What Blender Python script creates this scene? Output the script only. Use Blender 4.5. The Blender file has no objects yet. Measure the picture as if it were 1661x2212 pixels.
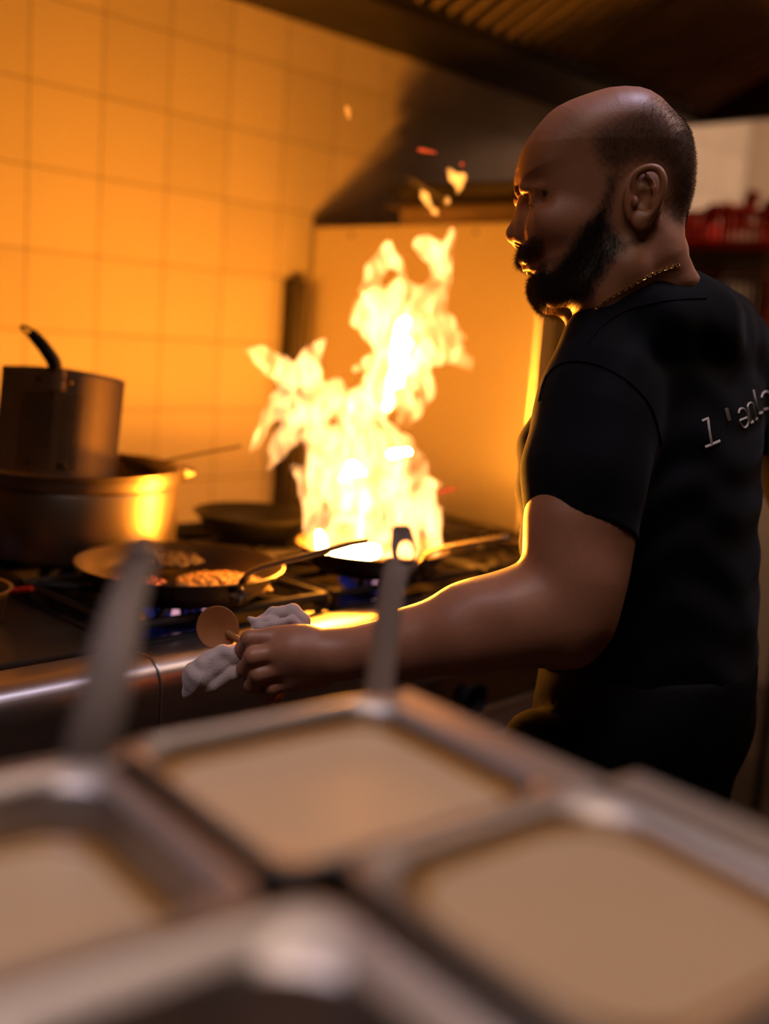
import bpy, bmesh, math, random
import numpy as np
from mathutils import Vector, Matrix
from mathutils.bvhtree import BVHTree
random.seed(7); rng = np.random.RandomState(7)
PI = math.pi
S = bpy.context.scene; C = S.collection

# ------------------------------------------------------------------ camera
YAW, PITCH, ROLL, F = math.radians(44.1), math.radians(9.2), math.radians(4.13), 2345.0
CAMLOC = np.array([0, 0, 1.42])
_h = np.array([math.cos(YAW), math.sin(YAW), 0]); _R0 = np.array([math.sin(YAW), -math.cos(YAW), 0]); _Z = np.array([0, 0, 1.0])
DV = _h * math.cos(PITCH) - _Z * math.sin(PITCH); _U0 = np.cross(_R0, DV)
RV = _R0 * math.cos(ROLL) + _U0 * math.sin(ROLL); UV = -_R0 * math.sin(ROLL) + _U0 * math.cos(ROLL)
cam = bpy.data.cameras.new('camera'); camo = bpy.data.objects.new('camera', cam); C.objects.link(camo)
m = Matrix.Identity(4)
for i in range(3):
    m[i][0] = RV[i]; m[i][1] = UV[i]; m[i][2] = -DV[i]; m[i][3] = CAMLOC[i]
camo.matrix_world = m
cam.sensor_fit = 'HORIZONTAL'; cam.sensor_width = 24.0; cam.lens = F * 24.0 / 1661.0
cam.dof.use_dof = True; cam.dof.focus_distance = 1.30; cam.dof.aperture_fstop = 1.35; cam.dof.aperture_blades = 0
cam.clip_start = 0.02
S.camera = camo
vs = S.view_settings
vs.view_transform = 'Standard'; vs.look = 'None'; vs.gamma = 1; vs.use_curve_mapping = False
vs.exposure = 0.0
S.cycles.use_denoising = True
S.cycles.sample_clamp_indirect = 4.0
S.cycles.max_bounces = 7; S.cycles.volume_bounces = 0; S.cycles.transparent_max_bounces = 8
S.cycles.volume_step_rate = .6; S.cycles.volume_max_steps = 128
# ------------------------------------------------------------------ world and lamps
w = bpy.data.worlds.new('night'); S.world = w; w.use_nodes = True
w.node_tree.nodes['Background'].inputs[0].default_value = (1, .75, .55, 1)
w.node_tree.nodes['Background'].inputs[1].default_value = 0.001
def area(name, loc, target, size, power, col, sy=None):
    l = bpy.data.lights.new(name, 'AREA'); l.energy = power; l.color = col; l.size = size
    if sy: l.shape = 'RECTANGLE'; l.size_y = sy
    o = bpy.data.objects.new(name, l); C.objects.link(o); o.location = loc
    o.rotation_euler = (Vector(target) - Vector(loc)).to_track_quat('-Z', 'Y').to_euler(); return o
LAMP_PREP = area('ceiling_lamp_light', (0.38, 0.28, 2.66), (0.36, 0.32, 1.1), .9, 1.5, (1, .73, .58), .5)
LAMP_PREP.data.spread = math.radians(72)
LAMP_COOL = area('cool_lamp_light', (1.35, 0.62, 2.68), (1.3, .75, 1.0), .35, 1.3, (.72, .68, 1.0), .2); LAMP_COOL.data.spread = math.radians(70)
LAMP_RAIL = area('rail_lamp_light', (-.15, .62, 2.68), (.25, .85, 1.0), .35, 2.6, (.80, .74, .95), .2); LAMP_RAIL.data.spread = math.radians(75)
LAMP_SIDE = area('side_lamp_light', (1.95, .30, 2.68), (1.5, .75, 1.5), .35, 3.4, (1, .72, .58), .35); LAMP_SIDE.data.spread = math.radians(110)
LAMP_BACK = area('back_lamp_light', (3.98, .80, 2.66), (4.5, 2.1, 1.9), .3, 34.0, (1, .62, .38), .3); LAMP_BACK.data.spread = math.radians(150)
FLAME_COL = (1.0, 0.36, 0.055)

# ------------------------------------------------------------------ helpers
def V(px, py, d):
    """point of the kitchen seen at that pixel at distance d"""
    return Vector(CAMLOC + (DV + RV * (px - 830.5) / F + UV * (1106 - py) / F) * d)
def VZ(px, py, z):
    r = DV + RV * (px - 830.5) / F + UV * (1106 - py) / F
    return Vector(CAMLOC + r * (z - CAMLOC[2]) / r[2])
def tag(o, label=None, cat=None, group=None, kind=None):
    if label: o['label'] = label
    if cat: o['category'] = cat
    if group: o['group'] = group
    if kind: o['kind'] = kind
    return o
def empty(name, loc, label, cat, group=None):
    o = bpy.data.objects.new(name, None); C.objects.link(o); o.location = loc; o.empty_display_size = .05
    return tag(o, label, cat, group)
class MB:
    def __init__(s): s.v = []; s.f = []
    def add(s, vs_, fs):
        n = len(s.v); s.v += [tuple(v) for v in vs_]; s.f += [tuple(i + n for i in f) for f in fs]; return s
    def box(s, lo, hi, M=None):
        (a, b, c), (d, e, f) = lo, hi
        vv = [Vector(p) for p in [(a,b,c),(d,b,c),(d,e,c),(a,e,c),(a,b,f),(d,b,f),(d,e,f),(a,e,f)]]
        if M is not None: vv = [M @ v for v in vv]
        return s.add(vv, [(0,3,2,1),(4,5,6,7),(0,1,5,4),(1,2,6,5),(2,3,7,6),(3,0,4,7)])
    def loft(s, rings, cap0=True, cap1=True, closed=True):
        n = len(rings[0]); base = len(s.v)
        for r in rings: s.v += [tuple(p) for p in r]
        for i in range(len(rings) - 1):
            for j in range(n if closed else n - 1):
                k = (j + 1) % n
                s.f.append((base+i*n+j, base+i*n+k, base+(i+1)*n+k, base+(i+1)*n+j))
        if cap0: s.f.append(tuple(base + j for j in reversed(range(n))))
        if cap1: s.f.append(tuple(base + (len(rings)-1)*n + j for j in range(n)))
        return s
    def lathe(s, prof, c=(0,0,0), n=64, M=None):
        rings = []
        for r, z in prof:
            ring = [Vector((r*math.cos(2*PI*i/n), r*math.sin(2*PI*i/n), z)) for i in range(n)]
            if M is not None: ring = [M @ p for p in ring]
            rings.append([p + Vector(c) for p in ring])
        return s.loft(rings, False, False)
    def tube(s, pts, rad, n=12, wide=1.0, up=None, cap=True):
        """tube along pts; rad number or list; wide = width/thickness ratio across 'up'"""
        pts = [Vector(p) for p in pts]; N = len(pts)
        if not hasattr(rad, '__len__'): rad = [rad]*N
        if not hasattr(wide, '__len__'): wide = [wide]*N
        rings = []; ref = Vector(up) if up is not None else None; prev = None
        for i, p in enumerate(pts):
            t = (pts[min(i+1, N-1)] - pts[max(i-1, 0)]).normalized()
            if ref is not None: a = t.cross(ref)
            elif prev is None: a = t.cross(Vector((0,0,1)) if abs(t.z) < .9 else Vector((1,0,0)))
            else: a = prev - t * prev.dot(t)
            a.normalize(); prev = a; b = t.cross(a)
            rings.append([p + a*(rad[i]*wide[i]*math.cos(2*PI*k/n)) + b*(rad[i]*math.sin(2*PI*k/n)) for k in range(n)])
        return s.loft(rings, cap, cap)
    def sphere(s, c, r, n=16, sc=(1,1,1)):
        prof = [(max(1e-5, r*math.sin(PI*i/(n//2))), -r*math.cos(PI*i/(n//2))) for i in range(n//2+1)]
        return s.lathe(prof, c, n, Matrix.Diagonal(Vector(sc)))
    def build(s, name, mat, parent=None, smooth=True, bevel=0, loc=None, seg=2, weighted=True):
        me = bpy.data.meshes.new(name); off = Vector(loc) if loc is not None else Vector()
        me.from_pydata([tuple(Vector(v) - off) for v in s.v], [], s.f); me.update()
        bm = bmesh.new(); bm.from_mesh(me); bmesh.ops.recalc_face_normals(bm, faces=bm.faces); bm.to_mesh(me); bm.free()
        me.materials.append(mat); o = bpy.data.objects.new(name, me); C.objects.link(o)
        if parent is not None:
            o.parent = parent
            pw = Vector(); q = parent
            while q is not None: pw += Vector(q.location); q = q.parent
            o.location = off - pw
        else: o.location = off
        if smooth: me.shade_smooth()
        if bevel:
            b = o.modifiers.new('bevel', 'BEVEL'); b.width = bevel; b.segments = seg; b.limit_method = 'ANGLE'; b.angle_limit = .6
        if smooth and (bevel or weighted):
            try: me.set_sharp_from_angle(angle=.75)
            except Exception: pass
        return o
def smooth_path(pts, n=8):
    pts = [Vector(p) for p in pts]; out = []
    for i in range(len(pts)-1):
        p0 = pts[max(i-1,0)]; p1 = pts[i]; p2 = pts[i+1]; p3 = pts[min(i+2, len(pts)-1)]
        for k in range(n):
            t = k/n
            out.append(.5*((2*p1)+(p2-p0)*t+(2*p0-5*p1+4*p2-p3)*t*t+(3*p1-p0-3*p2+p3)*t**3))
    out.append(pts[-1]); return out
def rrect(hw, hh, r, n=8):
    out = []
    for cx, cy, a0 in ((hw-r, hh-r, 0), (-hw+r, hh-r, 90), (-hw+r, -hh+r, 180), (hw-r, -hh+r, 270)):
        for k in range(n+1):
            a = math.radians(a0 + 90*k/n); out.append((cx + r*math.cos(a), cy + r*math.sin(a)))
    return out

# ------------------------------------------------------------------ materials
def mat(name, col=(.5,.5,.5), rough=.5, metal=0, noise=0, nscale=20, bump=0, bscale=80, coat=0, sss=0, ncol=None, stretch=None, sheen=0, spec=None, aniso=0):
    M = bpy.data.materials.new(name); M.use_nodes = True; nt = M.node_tree; b = nt.nodes['Principled BSDF']; L = nt.links
    b.inputs['Base Color'].default_value = (*col, 1); b.inputs['Roughness'].default_value = rough; b.inputs['Metallic'].default_value = metal
    if coat: b.inputs['Coat Weight'].default_value = coat; b.inputs['Coat Roughness'].default_value = .08
    if sss: b.inputs['Subsurface Weight'].default_value = sss; b.inputs['Subsurface Radius'].default_value = (1,.35,.2); b.inputs['Subsurface Scale'].default_value = .006
    if sheen: b.inputs['Sheen Weight'].default_value = sheen; b.inputs['Sheen Roughness'].default_value = .4
    if spec is not None: b.inputs['Specular IOR Level'].default_value = spec
    if aniso: b.inputs['Anisotropic'].default_value = aniso
    tc = nt.nodes.new('ShaderNodeTexCoord'); mp = nt.nodes.new('ShaderNodeMapping'); L.new(tc.outputs['Object'], mp.inputs['Vector'])
    if stretch: mp.inputs['Scale'].default_value = stretch
    if noise:
        n = nt.nodes.new('ShaderNodeTexNoise'); n.inputs['Scale'].default_value = nscale; n.inputs['Detail'].default_value = 5
        L.new(mp.outputs[0], n.inputs['Vector'])
        r = nt.nodes.new('ShaderNodeValToRGB'); r.color_ramp.elements[0].position = .3; r.color_ramp.elements[1].position = .7
        c2 = ncol or tuple(c*(1-noise) for c in col)
        r.color_ramp.elements[0].color = (*c2, 1); r.color_ramp.elements[1].color = (*col, 1)
        L.new(n.outputs['Fac'], r.inputs[0]); L.new(r.outputs[0], b.inputs['Base Color'])
        mr = nt.nodes.new('ShaderNodeMapRange'); mr.inputs[3].default_value = min(1, rough*1.25); mr.inputs[4].default_value = rough*.85
        L.new(n.outputs['Fac'], mr.inputs[0]); L.new(mr.outputs[0], b.inputs['Roughness'])
    if bump:
        n2 = nt.nodes.new('ShaderNodeTexNoise'); n2.inputs['Scale'].default_value = bscale; n2.inputs['Detail'].default_value = 4
        L.new(mp.outputs[0], n2.inputs['Vector']); bp = nt.nodes.new('ShaderNodeBump'); bp.inputs['Strength'].default_value = bump; bp.inputs['Distance'].default_value = .002
        L.new(n2.outputs['Fac'], bp.inputs['Height']); L.new(bp.outputs[0], b.inputs['Normal'])
    return M
def emis(name, col, strength):
    M = bpy.data.materials.new(name); M.use_nodes = True; nt = M.node_tree; nt.nodes.clear()
    e = nt.nodes.new('ShaderNodeEmission'); o = nt.nodes.new('ShaderNodeOutputMaterial')
    e.inputs[0].default_value = (*col, 1); e.inputs[1].default_value = strength; nt.links.new(e.outputs[0], o.inputs[0]); return M
TILE, TX0, TZ0 = .186, 1.231, 2.117
def tile_mat():
    M = bpy.data.materials.new('glazed_tile'); M.use_nodes = True; nt = M.node_tree; b = nt.nodes['Principled BSDF']; L = nt.links
    g = nt.nodes.new('ShaderNodeNewGeometry'); sp = nt.nodes.new('ShaderNodeSeparateXYZ'); L.new(g.outputs['Position'], sp.inputs[0])
    def mth(op, a, bb=None, clamp=False):
        n = nt.nodes.new('ShaderNodeMath'); n.operation = op; n.use_clamp = clamp
        for i, x in enumerate((a, bb)):
            if x is None: continue
            if isinstance(x, (int, float)): n.inputs[i].default_value = x
            else: L.new(x, n.inputs[i])
        return n.outputs[0]
    def line(ax, off):
        a = mth('DIVIDE', mth('SUBTRACT', sp.outputs[ax], off), TILE); fr = mth('FRACT', mth('ADD', a, 100.5)); d = mth('ABSOLUTE', mth('SUBTRACT', fr, .5))
        return mth('SUBTRACT', 1.0, mth('MULTIPLY', mth('SUBTRACT', d, .008), 110, True), True), mth('FLOOR', mth('ADD', a, 100))
    lx, ix = line(0, TX0); lz, iz = line(2, TZ0); ln = mth('MAXIMUM', lx, lz)
    cmb = nt.nodes.new('ShaderNodeCombineXYZ'); L.new(ix, cmb.inputs[0]); L.new(iz, cmb.inputs[1])
    wn = nt.nodes.new('ShaderNodeTexWhiteNoise'); wn.noise_dimensions = '3D'; L.new(cmb.outputs[0], wn.inputs['Vector'])
    tr = nt.nodes.new('ShaderNodeValToRGB'); tr.color_ramp.elements[0].color = (.50,.44,.38,1); tr.color_ramp.elements[1].color = (.57,.50,.44,1); L.new(wn.outputs['Value'], tr.inputs[0])
    mx = nt.nodes.new('ShaderNodeMix'); mx.data_type = 'RGBA'; L.new(ln, mx.inputs[0]); L.new(tr.outputs[0], mx.inputs[6]); mx.inputs[7].default_value = (.27,.22,.17,1)
    L.new(mx.outputs[2], b.inputs['Base Color'])
    mr = nt.nodes.new('ShaderNodeMapRange'); L.new(ln, mr.inputs[0]); mr.inputs[3].default_value = .22; mr.inputs[4].default_value = .9; L.new(mr.outputs[0], b.inputs['Roughness'])
    bp = nt.nodes.new('ShaderNodeBump'); bp.invert = True; bp.inputs['Strength'].default_value = .6; bp.inputs['Distance'].default_value = .002
    ns = nt.nodes.new('ShaderNodeTexNoise'); ns.inputs['Scale'].default_value = 9; L.new(g.outputs['Position'], ns.inputs['Vector'])
    L.new(mth('ADD', ln, mth('MULTIPLY', ns.outputs['Fac'], .35)), bp.inputs['Height']); L.new(bp.outputs[0], b.inputs['Normal'])
    b.inputs['Specular IOR Level'].default_value = .4
    return M
M_tile = tile_mat()
M_plaster = mat('beige_paint', (.62,.52,.42), .7, noise=.12, nscale=3, bump=.1)
M_plain = mat('dark_paint', (.045,.04,.034), .7, noise=.2, nscale=3)
M_floor = mat('red_quarry_floor', (.06,.035,.025), .5, noise=.4, nscale=6, bump=.2)
M_steel = mat('brushed_steel', (.45,.43,.40), .38, 1, noise=.12, nscale=14, stretch=(1,1,40), bump=.04, bscale=60)
M_rail = mat('satin_rail_steel', (.58,.54,.52), .33, 1, noise=.12, nscale=10, stretch=(.15,8,8), bump=.05, bscale=50)
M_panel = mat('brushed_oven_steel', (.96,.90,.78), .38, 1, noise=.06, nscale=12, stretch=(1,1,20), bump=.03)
M_alu = mat('worn_aluminium', (.36,.29,.23), .37, 1, noise=.25, nscale=8, stretch=(1,1,.2), bump=.08, bscale=40)
M_aludull = mat('dull_perforated_steel', (.36,.27,.20), .62, .8, noise=.2, nscale=9)
M_iron = mat('black_iron', (.018,.016,.015), .42, .6, noise=.4, nscale=30, bump=.3, bscale=90)
M_ironpan = mat('seasoned_iron', (.10,.075,.05), .36, .8, noise=.4, nscale=25, bump=.15, bscale=60)
M_haniron = mat('worn_iron_handle', (.16,.13,.09), .38, .9, noise=.3, nscale=30)
M_enamel = mat('black_enamel', (.012,.011,.011), .16, 0, noise=.3, nscale=20, bump=.06, spec=.5)
M_griddle = mat('dark_griddle_plate', (.05,.042,.035), .42, .6, noise=.3, nscale=12)
M_hood = mat('hood_steel', (.05,.042,.034), .5, .7, noise=.3, nscale=6)
M_slat = mat('filter_slat_steel', (.30,.25,.20), .5, 1, noise=.35, nscale=5)
M_black = mat('black_plastic', (.012,.011,.012), .38)
M_void = mat('black_gasket', (.006,.005,.005), .8)
M_skin = mat('skin', (.36,.155,.085), .42, noise=.18, nscale=22, bump=.12, bscale=260, sss=.12, spec=.4)
M_shirt = mat('black_cotton', (.0045,.0045,.006), .9, bump=.25, bscale=900, noise=.25, nscale=14, sheen=.03, spec=.08)
M_trouser = mat('black_twill', (.004,.0037,.0037), .9, spec=.08, bump=.2, bscale=700)
M_ink = mat('white_print', (.55,.48,.44), .7)
M_hair = mat('dark_brown_hair', (.026,.015,.010), .8, spec=.12)
M_gold = mat('gold', (.90,.62,.25), .22, 1)
M_towel = mat('pale_cotton_towel', (.46,.36,.33), .9, bump=.4, bscale=500, sheen=.3)
M_sauce = mat('cream_sauce', (.50,.35,.22), .34, noise=.10, nscale=7, sss=.12, bump=.05, bscale=12)
M_oil = mat('amber_oil', (.34,.16,.035), .18, noise=.3, nscale=10)
M_dregs = mat('brown_sauce', (.20,.11,.07), .3, noise=.4, nscale=12)
M_cont = mat('container_steel', (.44,.39,.37), .46, 1, noise=.1, nscale=10)
M_utensil = mat('utensil_steel', (.11,.078,.06), .55, .6, noise=.15, nscale=10)
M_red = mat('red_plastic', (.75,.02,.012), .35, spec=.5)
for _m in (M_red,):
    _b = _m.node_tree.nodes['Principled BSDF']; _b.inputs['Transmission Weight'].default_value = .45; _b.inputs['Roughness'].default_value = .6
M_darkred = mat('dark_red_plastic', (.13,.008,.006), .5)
M_bag = mat('red_film', (.50,.06,.04), .3)
M_wood = mat('amber_wood', (.34,.14,.04), .5, noise=.3, nscale=9)
M_cream = mat('cream_plastic', (.75,.60,.42), .5)
M_food = mat('golden_fried_crumb', (.74,.38,.07), .5, noise=.45, nscale=60, bump=.5, bscale=120)
M_ham = mat('pink_ham', (.40,.10,.07), .5, noise=.3, nscale=40)
M_burnt = mat('browned_crust', (.06,.03,.012), .6, noise=.5, nscale=40, bump=.5)
M_blue = emis('gas_flame_blue', (.07,.09,.75), .09)
M_violet = emis('gas_flame_violet', (.85,.42,.55), .8)
M_lampglass = emis('lamp_diffuser', (1,.75,.52), 2.0)

# ------------------------------------------------------------------ room
def struct(name, lo, hi, m, **k):
    return tag(MB().box(lo, hi).build(name, m, smooth=False, loc=((lo[0]+hi[0])/2, (lo[1]+hi[1])/2, lo[2])), kind='structure')
struct('floor', (-2.2,-1.9,-.08), (4.7,2.5,0), M_floor)
struct('ceiling', (-2.2,-1.9,2.78), (4.7,2.5,2.86), M_plain)
struct('wall_back', (-2.2,2.4,0), (4.7,2.5,2.78), M_tile)
struct('wall_right', (4.6,-1.9,0), (4.7,2.4,2.78), M_plaster)
struct('wall_left', (-2.2,-1.9,0), (-2.1,2.4,2.78), M_plain)
struct('wall_front', (-2.1,-1.9,0), (4.6,-1.8,2.78), M_plain)
# dark strip standing in for the dark gap at the end of the tiling
tag(MB().box((2.00,2.345,0), (2.044,2.399,1.556)).build('dark_gap_strip', M_hood, smooth=False, loc=(2.02,2.37,0), bevel=.003),
    'narrow dark vertical strip standing in for the dark gap between the tiled wall and the steel oven side', 'dark strip')
# ceiling lamps
def ceiling_lamp(loc, sx, sy, label):
    e = empty('ceiling_lamp', (loc[0], loc[1], 2.78), label, 'lamp')
    x, y = loc[:2]
    MB().box((x-sx/2-.03, y-sy/2-.03, 2.71), (x+sx/2+.03, y+sy/2+.03, 2.779)).build('housing', M_steel, e, False, .004, loc=(x,y,2.71))
    MB().box((x-sx/2, y-sy/2, 2.70), (x+sx/2, y+sy/2, 2.711)).build('diffuser', M_lampglass, e, False, loc=(x,y,2.70))
ceiling_lamp((.38,.28), .9, .5, 'broad warm ceiling lamp above the prep counter')
ceiling_lamp((-.15,.62), .35, .2, 'small cool ceiling lamp above the left end of the prep counter')
ceiling_lamp((1.95,.30), .35, .35, 'square ceiling lamp beyond the cook, away from the stove')
ceiling_lamp((1.35,.62), .35, .2, 'small cool ceiling lamp nearer the cook')
ceiling_lamp((3.98,.80), .3, .3, 'square ceiling lamp by the beige end wall')
for o in bpy.data.objects:
    if o.name.endswith('_light'): o.location.z = 2.69; tag(o, None)

# ------------------------------------------------------------------ extractor hood
hood = empty('extractor_hood', (2.0, 1.6, 2.238), 'dark steel extractor hood with slatted baffle filters over the stove', 'extractor hood')
X0, X1 = -1.2, 3.60
b = MB(); b.box((X0,2.085,2.238), (X1,2.395,2.262)); b.box((X0,2.075,2.238), (X1,2.09,2.30))
b.build('gutter', M_hood, hood, False, .003, loc=(2,2.2,2.238))
MB().box((X0,2.375,2.262), (X1,2.397,2.77)).build('back_plate', M_hood, hood, False, loc=(2,2.38,2.262))
MB().box((X1,.86,2.238), (X1+.03,2.395,2.77)).build('end_plate', M_hood, hood, False, .004, loc=(X1,1.6,2.238))
MB().box((X0-.03,.86,2.238), (X0,2.395,2.77)).build('end_plate', M_hood, hood, False, .004, loc=(X0,1.6,2.238))
b = MB(); b.box((X0,.84,2.238), (X1+.03,.865,2.77)); b.box((X0,.84,2.238), (X1+.03,.93,2.25)); b.build('front_plate', M_hood, hood, False, .004, loc=(2,.85,2.238))
ang = math.radians(25); FL = 1.16
def filt(x0, x1):
    # one baffle filter: frame and pressed slats running up its slope
    A = Matrix.Translation(Vector((0,2.07,2.262))) @ Matrix.Rotation(-ang, 4, 'X')
    b = MB(); n = round((x1-x0)/.063); p = (x1-x0)/n
    b.box((x0,-FL,.03), (x1,0,.036), A)
    b.box((x0,-FL,.002), (x0+.003,0,.03), A); b.box((x1-.003,-FL,.002), (x1,0,.03), A)
    b.box((x0,-.018,-.004), (x1,0,.03), A); b.box((x0,-FL,-.004), (x1,-FL+.018,.03), A)
    f = b.build('baffle_filter', M_hood, hood, False, loc=((x0+x1)/2,1.6,2.4))
    s_ = MB()
    for i in range(n):
        xc = x0 + p*(i+.5)
        ring = [(-.015,.016),(-.011,.000),(0,-.006),(.011,.000),(.015,.016),(.011,.004),(0,-.002),(-.011,.004)]
        s_.loft([[A @ Vector((xc+u, y, v)) for u, v in ring] for y in (-FL+.016, -.016)])
    s_.build('baffle_slats', M_slat, f, loc=((x0+x1)/2,1.6,2.4))
x = X0
while x < X1 - .1:
    filt(x+.001, min(x+.504, X1)-.001); x += .504

# ------------------------------------------------------------------ range (cooker)
stove = empty('gas_range', (1.0, 1.6, 0), 'steel commercial gas range with black hob wells and rounded front rail', 'stove')
SX0, SX1, SEAM = -.9, 2.0, .805
def rail(x0, x1):
    prof = [(1.262,.966),(1.215,.970),(1.196,.967),(1.182,.958),(1.175,.944),(1.172,.925),(1.172,.845),(1.178,.838),(1.262,.838)]
    b = MB(); b.loft([[Vector((x,y,z)) for y,z in prof] for x in (x0,x1)])
    return b.build('front_rail', M_rail, stove, True, .002, loc=((x0+x1)/2,1.2,.84))
rail(SX0, SEAM-.0012); rail(SEAM+.0012, SX1)
MB().box((SX0,1.235,.12), (SX1,1.90,.838)).build('body', M_steel, stove, False, .004, loc=(1,1.5,.12))
for x0, x1 in ((-.85,-.08),(-.02,.77),(.84,1.38),(1.42,1.98)):
    d = MB().box((x0,1.214,.20), (x1,1.236,.74)).build('oven_door', M_aludull, stove, False, .006, loc=(x0,1.22,.2))
    b = MB(); b.tube([(x0+.08,1.185,.69),(x1-.08,1.185,.69)], .010); b.box((x0+.09,1.185,.684),(x0+.11,1.215,.696)); b.box((x1-.11,1.185,.684),(x1-.09,1.215,.696))
    b.build('door_handle', M_steel, d, loc=(x0+.1,1.19,.69))
for i in range(9):
    x = -.7 + i*.31
    b = MB(); b.lathe([(1e-4,-.03),(.020,-.03),(.022,0),(.030,.004),(.030,.010)], (x,1.171,.79), 24, Matrix.Rotation(PI/2,4,'X'))
    b.build('control_knob', M_black, stove, loc=(x,1.17,.79))
for x in (-.8,1.9):
    for y in (1.30,1.84):
        MB().tube([(x,y,0),(x,y,.12)], .022).build('foot', M_steel, stove, loc=(x,y,0))
# well: pressed black tray, lip all round
def well(x0, x1, y0, y1):
    cx, cy, hw, hh = (x0+x1)/2, (y0+y1)/2, (x1-x0)/2, (y1-y0)/2
    rings = []
    for ins, z, r in ((0,.952,.012),(0,.969,.012),(.004,.971,.012),(.014,.970,.03),(.022,.962,.035),(.028,.945,.04),(.04,.940,.04)):
        rings.append([Vector((cx+u, cy+v, z)) for u, v in rrect(hw-ins, hh-ins, r)])
    b = MB(); b.loft(rings, True, True); return b.build('hob_well', M_enamel, stove, True, loc=(cx,cy,.94))
WELLS = [(-.10,.378),(.802,1.20),(1.204,1.60),(1.604,1.99)]
for a in WELLS[1:]: well(a[0], a[1], 1.264, 1.90)
MB().box((.30,1.264,.93), (.798,1.90,.952)).build('hob_well', M_enamel, stove, False, .002, loc=(.5,1.5,.93))
# rear upstand behind burners
b = MB(); b.box((SX0,1.90,.838), (SX1,1.925,.985)); b.build('rear_upstand', M_iron, stove, False, .003, loc=(1,1.9,.84))
# griddle plate at the left
g = MB(); g.box((-.88,1.268,.955), (.795,1.60,.972)).build('griddle_plate', M_griddle, stove, False, .004, loc=(0,1.5,.955))
MB().box((-.88,1.60,.952), (.30,1.895,.966)).build('rear_cover', M_griddle, stove, False, .003, loc=(0,1.7,.952))
def burner(x, y, blue=True, r=.042):
    b = MB(); b.lathe([(1e-4,.938),(r*1.35,.938),(r*1.35,.95),(r,.955),(r,.966),(r*.9,.972),(1e-4,.974)], (x,y,0), 32)
    o = b.build('burner', M_iron, stove, loc=(x,y,.938))
    if blue:
        f = MB()
        for k in range(26):
            a = 2*PI*k/26; q = Vector((math.cos(a), math.sin(a), 0)); c = Vector((x,y,.960))
            L = .016 + .006*random.random()
            f.tube([c+q*r*.98, c+q*(r+.008)+Vector((0,0,.004)), c+q*(r+.014)+Vector((0,0,.012)), c+q*(r+.016)+Vector((0,0,L+.006))], [.0025,.0042,.0032,.0004], 6)
        f.build('gas_flame_ring', M_blue, o, loc=(x,y,.96))
        for k in range(5):
            f = MB(); a = -2.2 + k*.9; q = Vector((math.cos(a), math.sin(a), 0)); c = Vector((x,y,.964))
            f.tube([c+q*(r+.004), c+q*(r+.016)+Vector((0,0,.008)), c+q*(r+.020)+Vector((0,0,.020)), c+q*(r+.018)+Vector((0,0,.030))], [.003,.007,.005,.0005], 6)
            f.build('gas_flame_tip', M_violet, o, loc=(x,y,.96))
def grate(x0, x1, y0, y1, cx, cy):
    b = MB(); z = .992; t = .0065
    for p, q in (((x0,y0),(x1,y0)),((x1,y0),(x1,y1)),((x1,y1),(x0,y1)),((x0,y1),(x0,y0))):
        b.tube([(*p,z),(*q,z)], t, 6)
    for dx, dy in ((1,0),(-1,0),(0,1),(0,-1),(.7,.7),(-.7,.7),(.7,-.7),(-.7,-.7)):
        s = min([(x1-cx)/dx if dx > 0 else (x0-cx)/dx if dx < 0 else 9, (y1-cy)/dy if dy > 0 else (y0-cy)/dy if dy < 0 else 9])
        b.tube([(cx+dx*s, cy+dy*s, z), (cx+dx*.05, cy+dy*.05, z), (cx+dx*.045, cy+dy*.045, z-.006)], t, 6)
    for p in ((x0,y0),(x1,y0),(x1,y1),(x0,y1)): b.tube([(*p,z),(*p,.945)], t, 6)
    return b.build('pan_support', M_iron, stove, loc=(cx,cy,.99))
BP = {'food': (.985,1.40), 'flame': (1.40,1.38), 'pot': (.985,1.75), 'rear': (1.34,1.66), 'right': (1.80,1.40), 'right2': (1.80,1.72), 'far': (.55,1.75)}
for k, (x, y) in BP.items():
    burner(x, y, k in ('food','flame','far'))
for x0, x1 in ((.812,1.19),(1.214,1.59),(1.614,1.98)):
    cx = {.812:.985, 1.214:1.40, 1.614:1.80}[x0]
    grate(x0, x1, 1.275, 1.56, cx, 1.40); grate(x0, x1, 1.575, 1.885, cx, 1.71)
grate(.315,.79,1.61,1.885,.55,1.75)

# ------------------------------------------------------------------ pans
def pan(name, c, r, h, label, mt, handle, hm, rb=.72, rot=0, hw=.0105):
    """c: centre of base; handle: list of world points from the wall outwards"""
    e = empty(name, c, label, 'pan')
    t = .0025; prof = [(1e-4,0),(r*rb,0),(r*rb+.006,.003),(r*.5*(1+rb),h*.45),(r-.004,h-.002),(r,h),(r-.002,h+.0012),(r-.006,h),(r*.5*(1+rb)-t,h*.45+.001),(r*rb,.006),(r*rb-.006,.004),(1e-4,.004)]
    MB().lathe(prof, c, 72).build('pan_bowl', mt, e, loc=c)
    if handle:
        P_ = smooth_path(handle, 6); n = len(P_)
        rad = [.0042 for i in range(n)]
        wd = [hw/.0042*(1.5 if i < 3 else .85 + .55*(i/n)) for i in range(n)]; wd[-1] *= .6
        ho = MB().tube(P_, rad, 12, wd, up=(0,0,1) if abs((P_[-1]-P_[0]).normalized().z) < .95 else (1,0,0)).build('handle', hm, e, loc=handle[0])
        rv = MB()
        for k in (-1,1): rv.sphere(Vector(handle[0]) + Vector((0,0,.007*k)), .0045, 10)
        rv.build('rivet', hm, ho, loc=handle[0])
    return e
ZB = .999
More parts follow.
